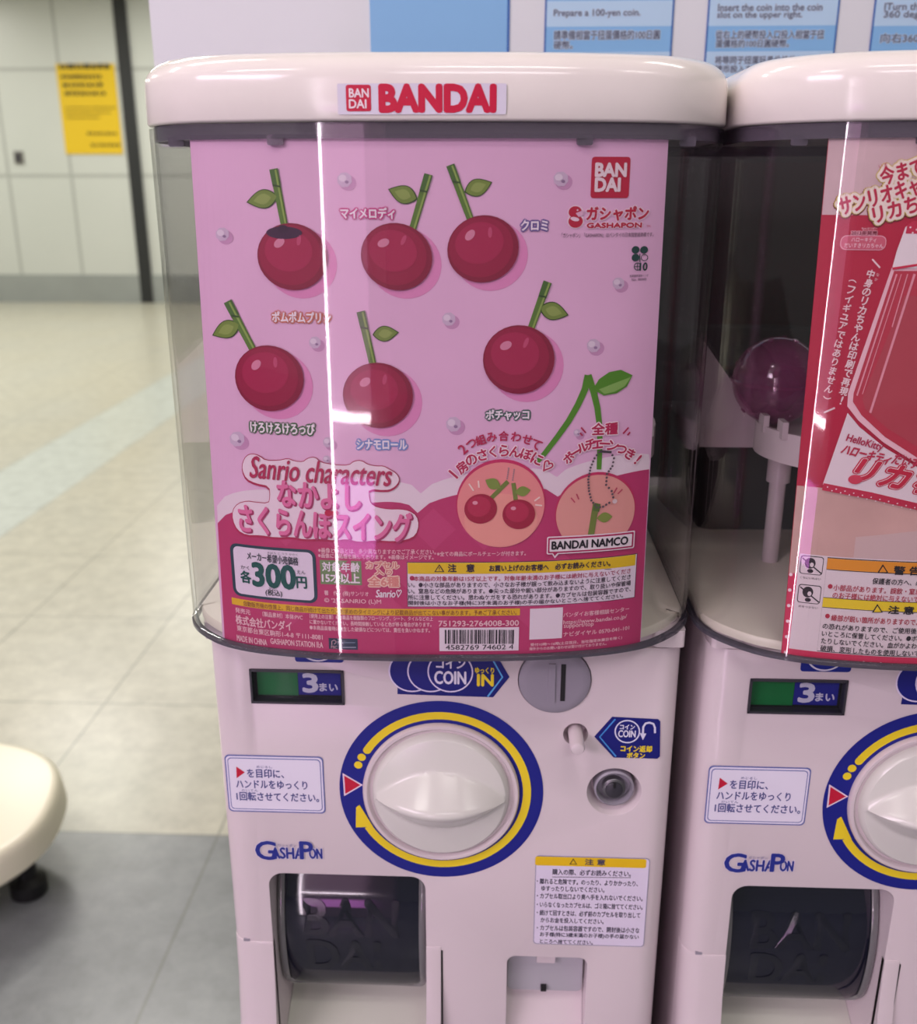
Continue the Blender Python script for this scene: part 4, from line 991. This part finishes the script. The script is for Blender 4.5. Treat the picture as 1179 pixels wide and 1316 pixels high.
for (x, y, c) in ((1134, 733.5, (226, 146, 40)), (1127, 784.5, (232, 204, 40))): R.poly([(x, y-9.5), (x+7, y+1.5), (x-7, y+1.5)], OK, 8); R.poly([(x, y-7), (x+4.8, y+.5), (x-4.8, y+.5)], c, 9)
R.text('警 告', 1148, 1182, 727, 738, OK, 8, bold=.7); R.text('注 意', 1141, 1174, 778, 788, OK, 8, bold=.7)
RK = (176, 40, 66)
for (s, xa, xb, y, c, h) in [('保護者の方へ、必ずお読みください。', 1121, 1250, 742, OK, 8), ('小部品があります。誤飲・窒息の危険', 1071, 1208, 752, RK, 8), ('のお子様には絶対に与えないでください。', 1070, 1216, 762, RK, 8), ('縁部が鋭い箇所がありますので、けが', 1068, 1200, 791, RK, 8), ('の恐れがありますので、ご使用後は', 1057, 1186, 802, OK, 7.5), ('いところに保管してください。●ボー', 1056, 1186, 811.5, OK, 7.5), ('たりしないでください。血がかよわな', 1055, 1186, 821, OK, 7.5), ('破損、変形したものを使用しないで', 1054, 1182, 830.5, OK, 7.5)]:
    R.text(s, xa, xb, y+2, y+2+h, c, 8, bold=.2)
R.ell(1066.5, 752.5, 3, 3, RK, 8); R.ell(1063, 790.5, 3, 3, RK, 8)
for (x, y) in ((1043, 726), (1040, 763)):
    R.rect(x-15, x+15, y-12, y+12, OK, 4, 4); R.rect(x-14, x+14, y-11, y+11, (224, 210, 214), 5, 3.5)
    R.ell(x-2, y-3, 7, 7, OK, 6); R.ell(x, y-1, 2.6, 3, (224, 210, 214), 7); R.ell(x-2, y+7, 4, 2.6, OK, 6); R.line([(x-12, y-10), (x+12, y+10)], 1.6, OK, 7)
R.text('くちにいれない', 1028, 1055, 741, 744, OK, 5); R.text('めをつかない', 1026, 1051, 778, 781, OK, 5)
R.build('lettering', o, bend=BEND)
# tilted capsule picture
R = Print(S2); PK = (236, 214, 220)
R.poly([(1146, 344), (1250, 344), (1250, 610), (1179, 596), (1135, 568), (1103, 540), (1089, 522), (1090, 505)], (236, 190, 200), 3)
R.poly([(1149, 348), (1250, 348), (1250, 600), (1179, 588), (1137, 561), (1107, 533), (1096, 516), (1097, 505)], (186, 52, 74), 4)
R.poly([(1162, 380), (1250, 380), (1250, 586), (1179, 574), (1140, 550), (1112, 526), (1108, 512)], (176, 66, 80), 5)
for (xa, ya, xb, yb, wd) in ((1152, 352, 1101, 508, 2), (1158, 352, 1108, 506, 1), (1175, 352, 1118, 530, 3), (1166, 352, 1146, 420, 1.4)): R.line([(xa, ya), (xb, yb)], wd, (226, 150, 164), 6)
R.poly([(1163, 292), (1170, 286), (1250, 282), (1250, 346), (1146, 344), (1152, 322)], (236, 224, 228), 7); R.poly([(1165, 290), (1172, 284), (1250, 280), (1250, 302), (1163, 300)], (196, 40, 76), 8)
for (x, y) in ((1169, 292), (1177, 295), (1172, 299), (1180, 288)): R.ell(x, y, 1.3, 1.2, (240, 220, 226), 9, n=8)
R.line([(1146, 345), (1179, 340), (1240, 336)], 3, (206, 40, 76), 9)
R.build('capsule_picture', c2, bend=BEND)
# white title panel with ribbon
R = Print(S2)
R.poly([(1057, 622), (1089, 530), (1104, 548), (1137, 575), (1179, 600), (1250, 625), (1250, 680), (1179, 646), (1120, 634)], (228, 212, 218), 6)
R.poly([(1058, 620), (1120, 632), (1179, 646), (1250, 664), (1250, 674), (1179, 655), (1120, 641), (1056, 629)], (190, 40, 72), 7)
for k in range(22): R.ell(1063+k*5.6, 625+k*1.32+(k % 2)*3.4, 1, .9, (240, 216, 224), 8, n=8)
o = R.build('title_panel', c2, bend=BEND)
R = Print(S2)
R.text('HelloKitty', 1086, 1135, 563, 575, (178, 46, 82), 9, bold=.6, rot=-14); R.text('ハローキティ', 1081, 1145, 577, 590, (188, 46, 78), 9, bold=1, rot=-12, skew=.2); R.text('だいすき', 1147, 1192, 586, 600, (188, 46, 78), 9, bold=1, rot=-12, skew=.2)
R.text('リカちゃん', 1098, 1290, 606, 636, (196, 34, 66), 10, bold=2.6, out=(240, 222, 228), ow=2.4, rot=-10, skew=.3); R.text('リカちゃん', 1098, 1290, 606, 636, (196, 34, 66), 8, out=(196, 34, 66), ow=3.8, rot=-10, skew=.3); R.ell(1098, 615, 9, 6, (206, 60, 86), 11)
R.build('lettering', o, bend=BEND)
# heading and notes
R = Print(S2); HD, CO = (188, 34, 70), (240, 226, 214)
for (s, xa, xb, ya, yb) in (('今まで', 1131, 1186, 208, 232), ('サンリオキャラ', 1078, 1200, 238, 262), ('リカちゃん', 1122, 1224, 252, 274)):
    R.text(s, xa, xb, ya+1, yb+1, (120, 30, 50), 2, out=(120, 30, 50), ow=6.5, rot=17) if ya > 235 else None
    R.text(s, xa, xb, ya, yb, (214, 194, 90), 4, out=(214, 194, 90), ow=5.6, rot=17); R.text(s, xa, xb, ya, yb, HD, 6, bold=1.4, out=CO, ow=4.6, rot=17)
R.text('いま', 1129, 1140, 210, 215, HD, 6, rot=17)
R.build('heading', c2, bend=BEND)
R = Print(S2); PB = (206, 92, 116)
R.rect(1080, 1139, 302.5, 321.5, (232, 170, 184), 2, 8); R.rect(1081, 1138, 303.5, 320.5, PB, 3, 7.5); R.text('ハローキティ', 1094, 1126, 305, 311, OW, 5); R.text('だいすきリカちゃん', 1085, 1135, 312.5, 318.5, OW, 5)
R.text('2013年発売', 1094, 1127, 296.5, 302, (120, 16, 46), 5, bold=.4, out=(232, 170, 184), ow=1.1); R.text('ねんはつばい', 1107, 1127, 292, 295, OW, 5); R.build('year_badge', c2, bend=BEND)
R = Print(S2); VW = (236, 208, 212)
s = '中身のリカちゃんは印刷で再現!'; n = len(s)
R.chars([(ch, 1119-i*2.66, 352+i*11.6, -12) for i, ch in enumerate(s)], 10.5, VW, 3, bold=.6)
s = '(フィギュアではありません)'
it = [(('︵' if ch == '(' else '︶' if ch == ')' else ch), 1096-i*2.55, 361+i*11.55, -12) for i, ch in enumerate(s)]
R.chars(it, 10, VW, 3, bold=.5)
R.line([(1121, 333), (1131, 344)], 2.2, VW, 3); R.line([(1059, 530), (1073, 524)], 2.2, VW, 3)
for i, ch in enumerate('なか'): R.chars([(ch, 1128-i*2, 353+i*6, -12)], 4, VW, 3)
R.build('vertical_note', c2)

# ------------------------------------------------------------------ lit booth across the aisle, seen only as reflections
def lamp_mat(name, c, s):
    m = bpy.data.materials.new(name); m.use_nodes = True; nt = m.node_tree; b = nt.nodes['Principled BSDF']
    b.inputs['Base Color'].default_value = (.8, .8, .8, 1); b.inputs['Emission Color'].default_value = (*c, 1); b.inputs['Emission Strength'].default_value = s
    return m
t = thing('lit_booth', (-.45, -2.2, 0), 'lit pink booth with white edge tubes reflected in the left clear case', 'booth')
bm = bmesh.new(); box(bm, -.62, -.20, -2.25, -2.04, 0, 1.95); bm_obj('cabinet', bm, mat('booth_shell', (196, 176, 190), .5), t)
bm = bmesh.new(); box(bm, -.565, -.30, -2.04, -2.03, .76, 1.90); bm_obj('pink_panel', bm, lamp_mat('pink_lit_panel', (1.0, .42, .85), 1.6), t, label='lit pink panel')
bm = bmesh.new(); box(bm, -.565, -.30, -2.04, -2.03, .34, .56); bm_obj('magenta_panel', bm, lamp_mat('magenta_lit_panel', (.9, .22, .95), 7.0), t, label='lit magenta panel')
bm = bmesh.new(); lathe_z(bm, -.585, -2.02, [(.012, .05), (.012, 1.92)], 16); bm_obj('light_tube', bm, lamp_mat('white_tube', (1.0, .88, .96), 42), t, 40, 'white light tube')
bm = bmesh.new(); lathe_z(bm, 0, 0, [(.012, 0), (.012, .27)], 16)
for v in bm.verts: v.co = Vector((-.575+v.co.z, -2.02+v.co.y, .73+v.co.x))
bm_obj('light_tube', bm, MATS.get('x') or bpy.data.materials['white_tube'], t, 40, 'white light tube')
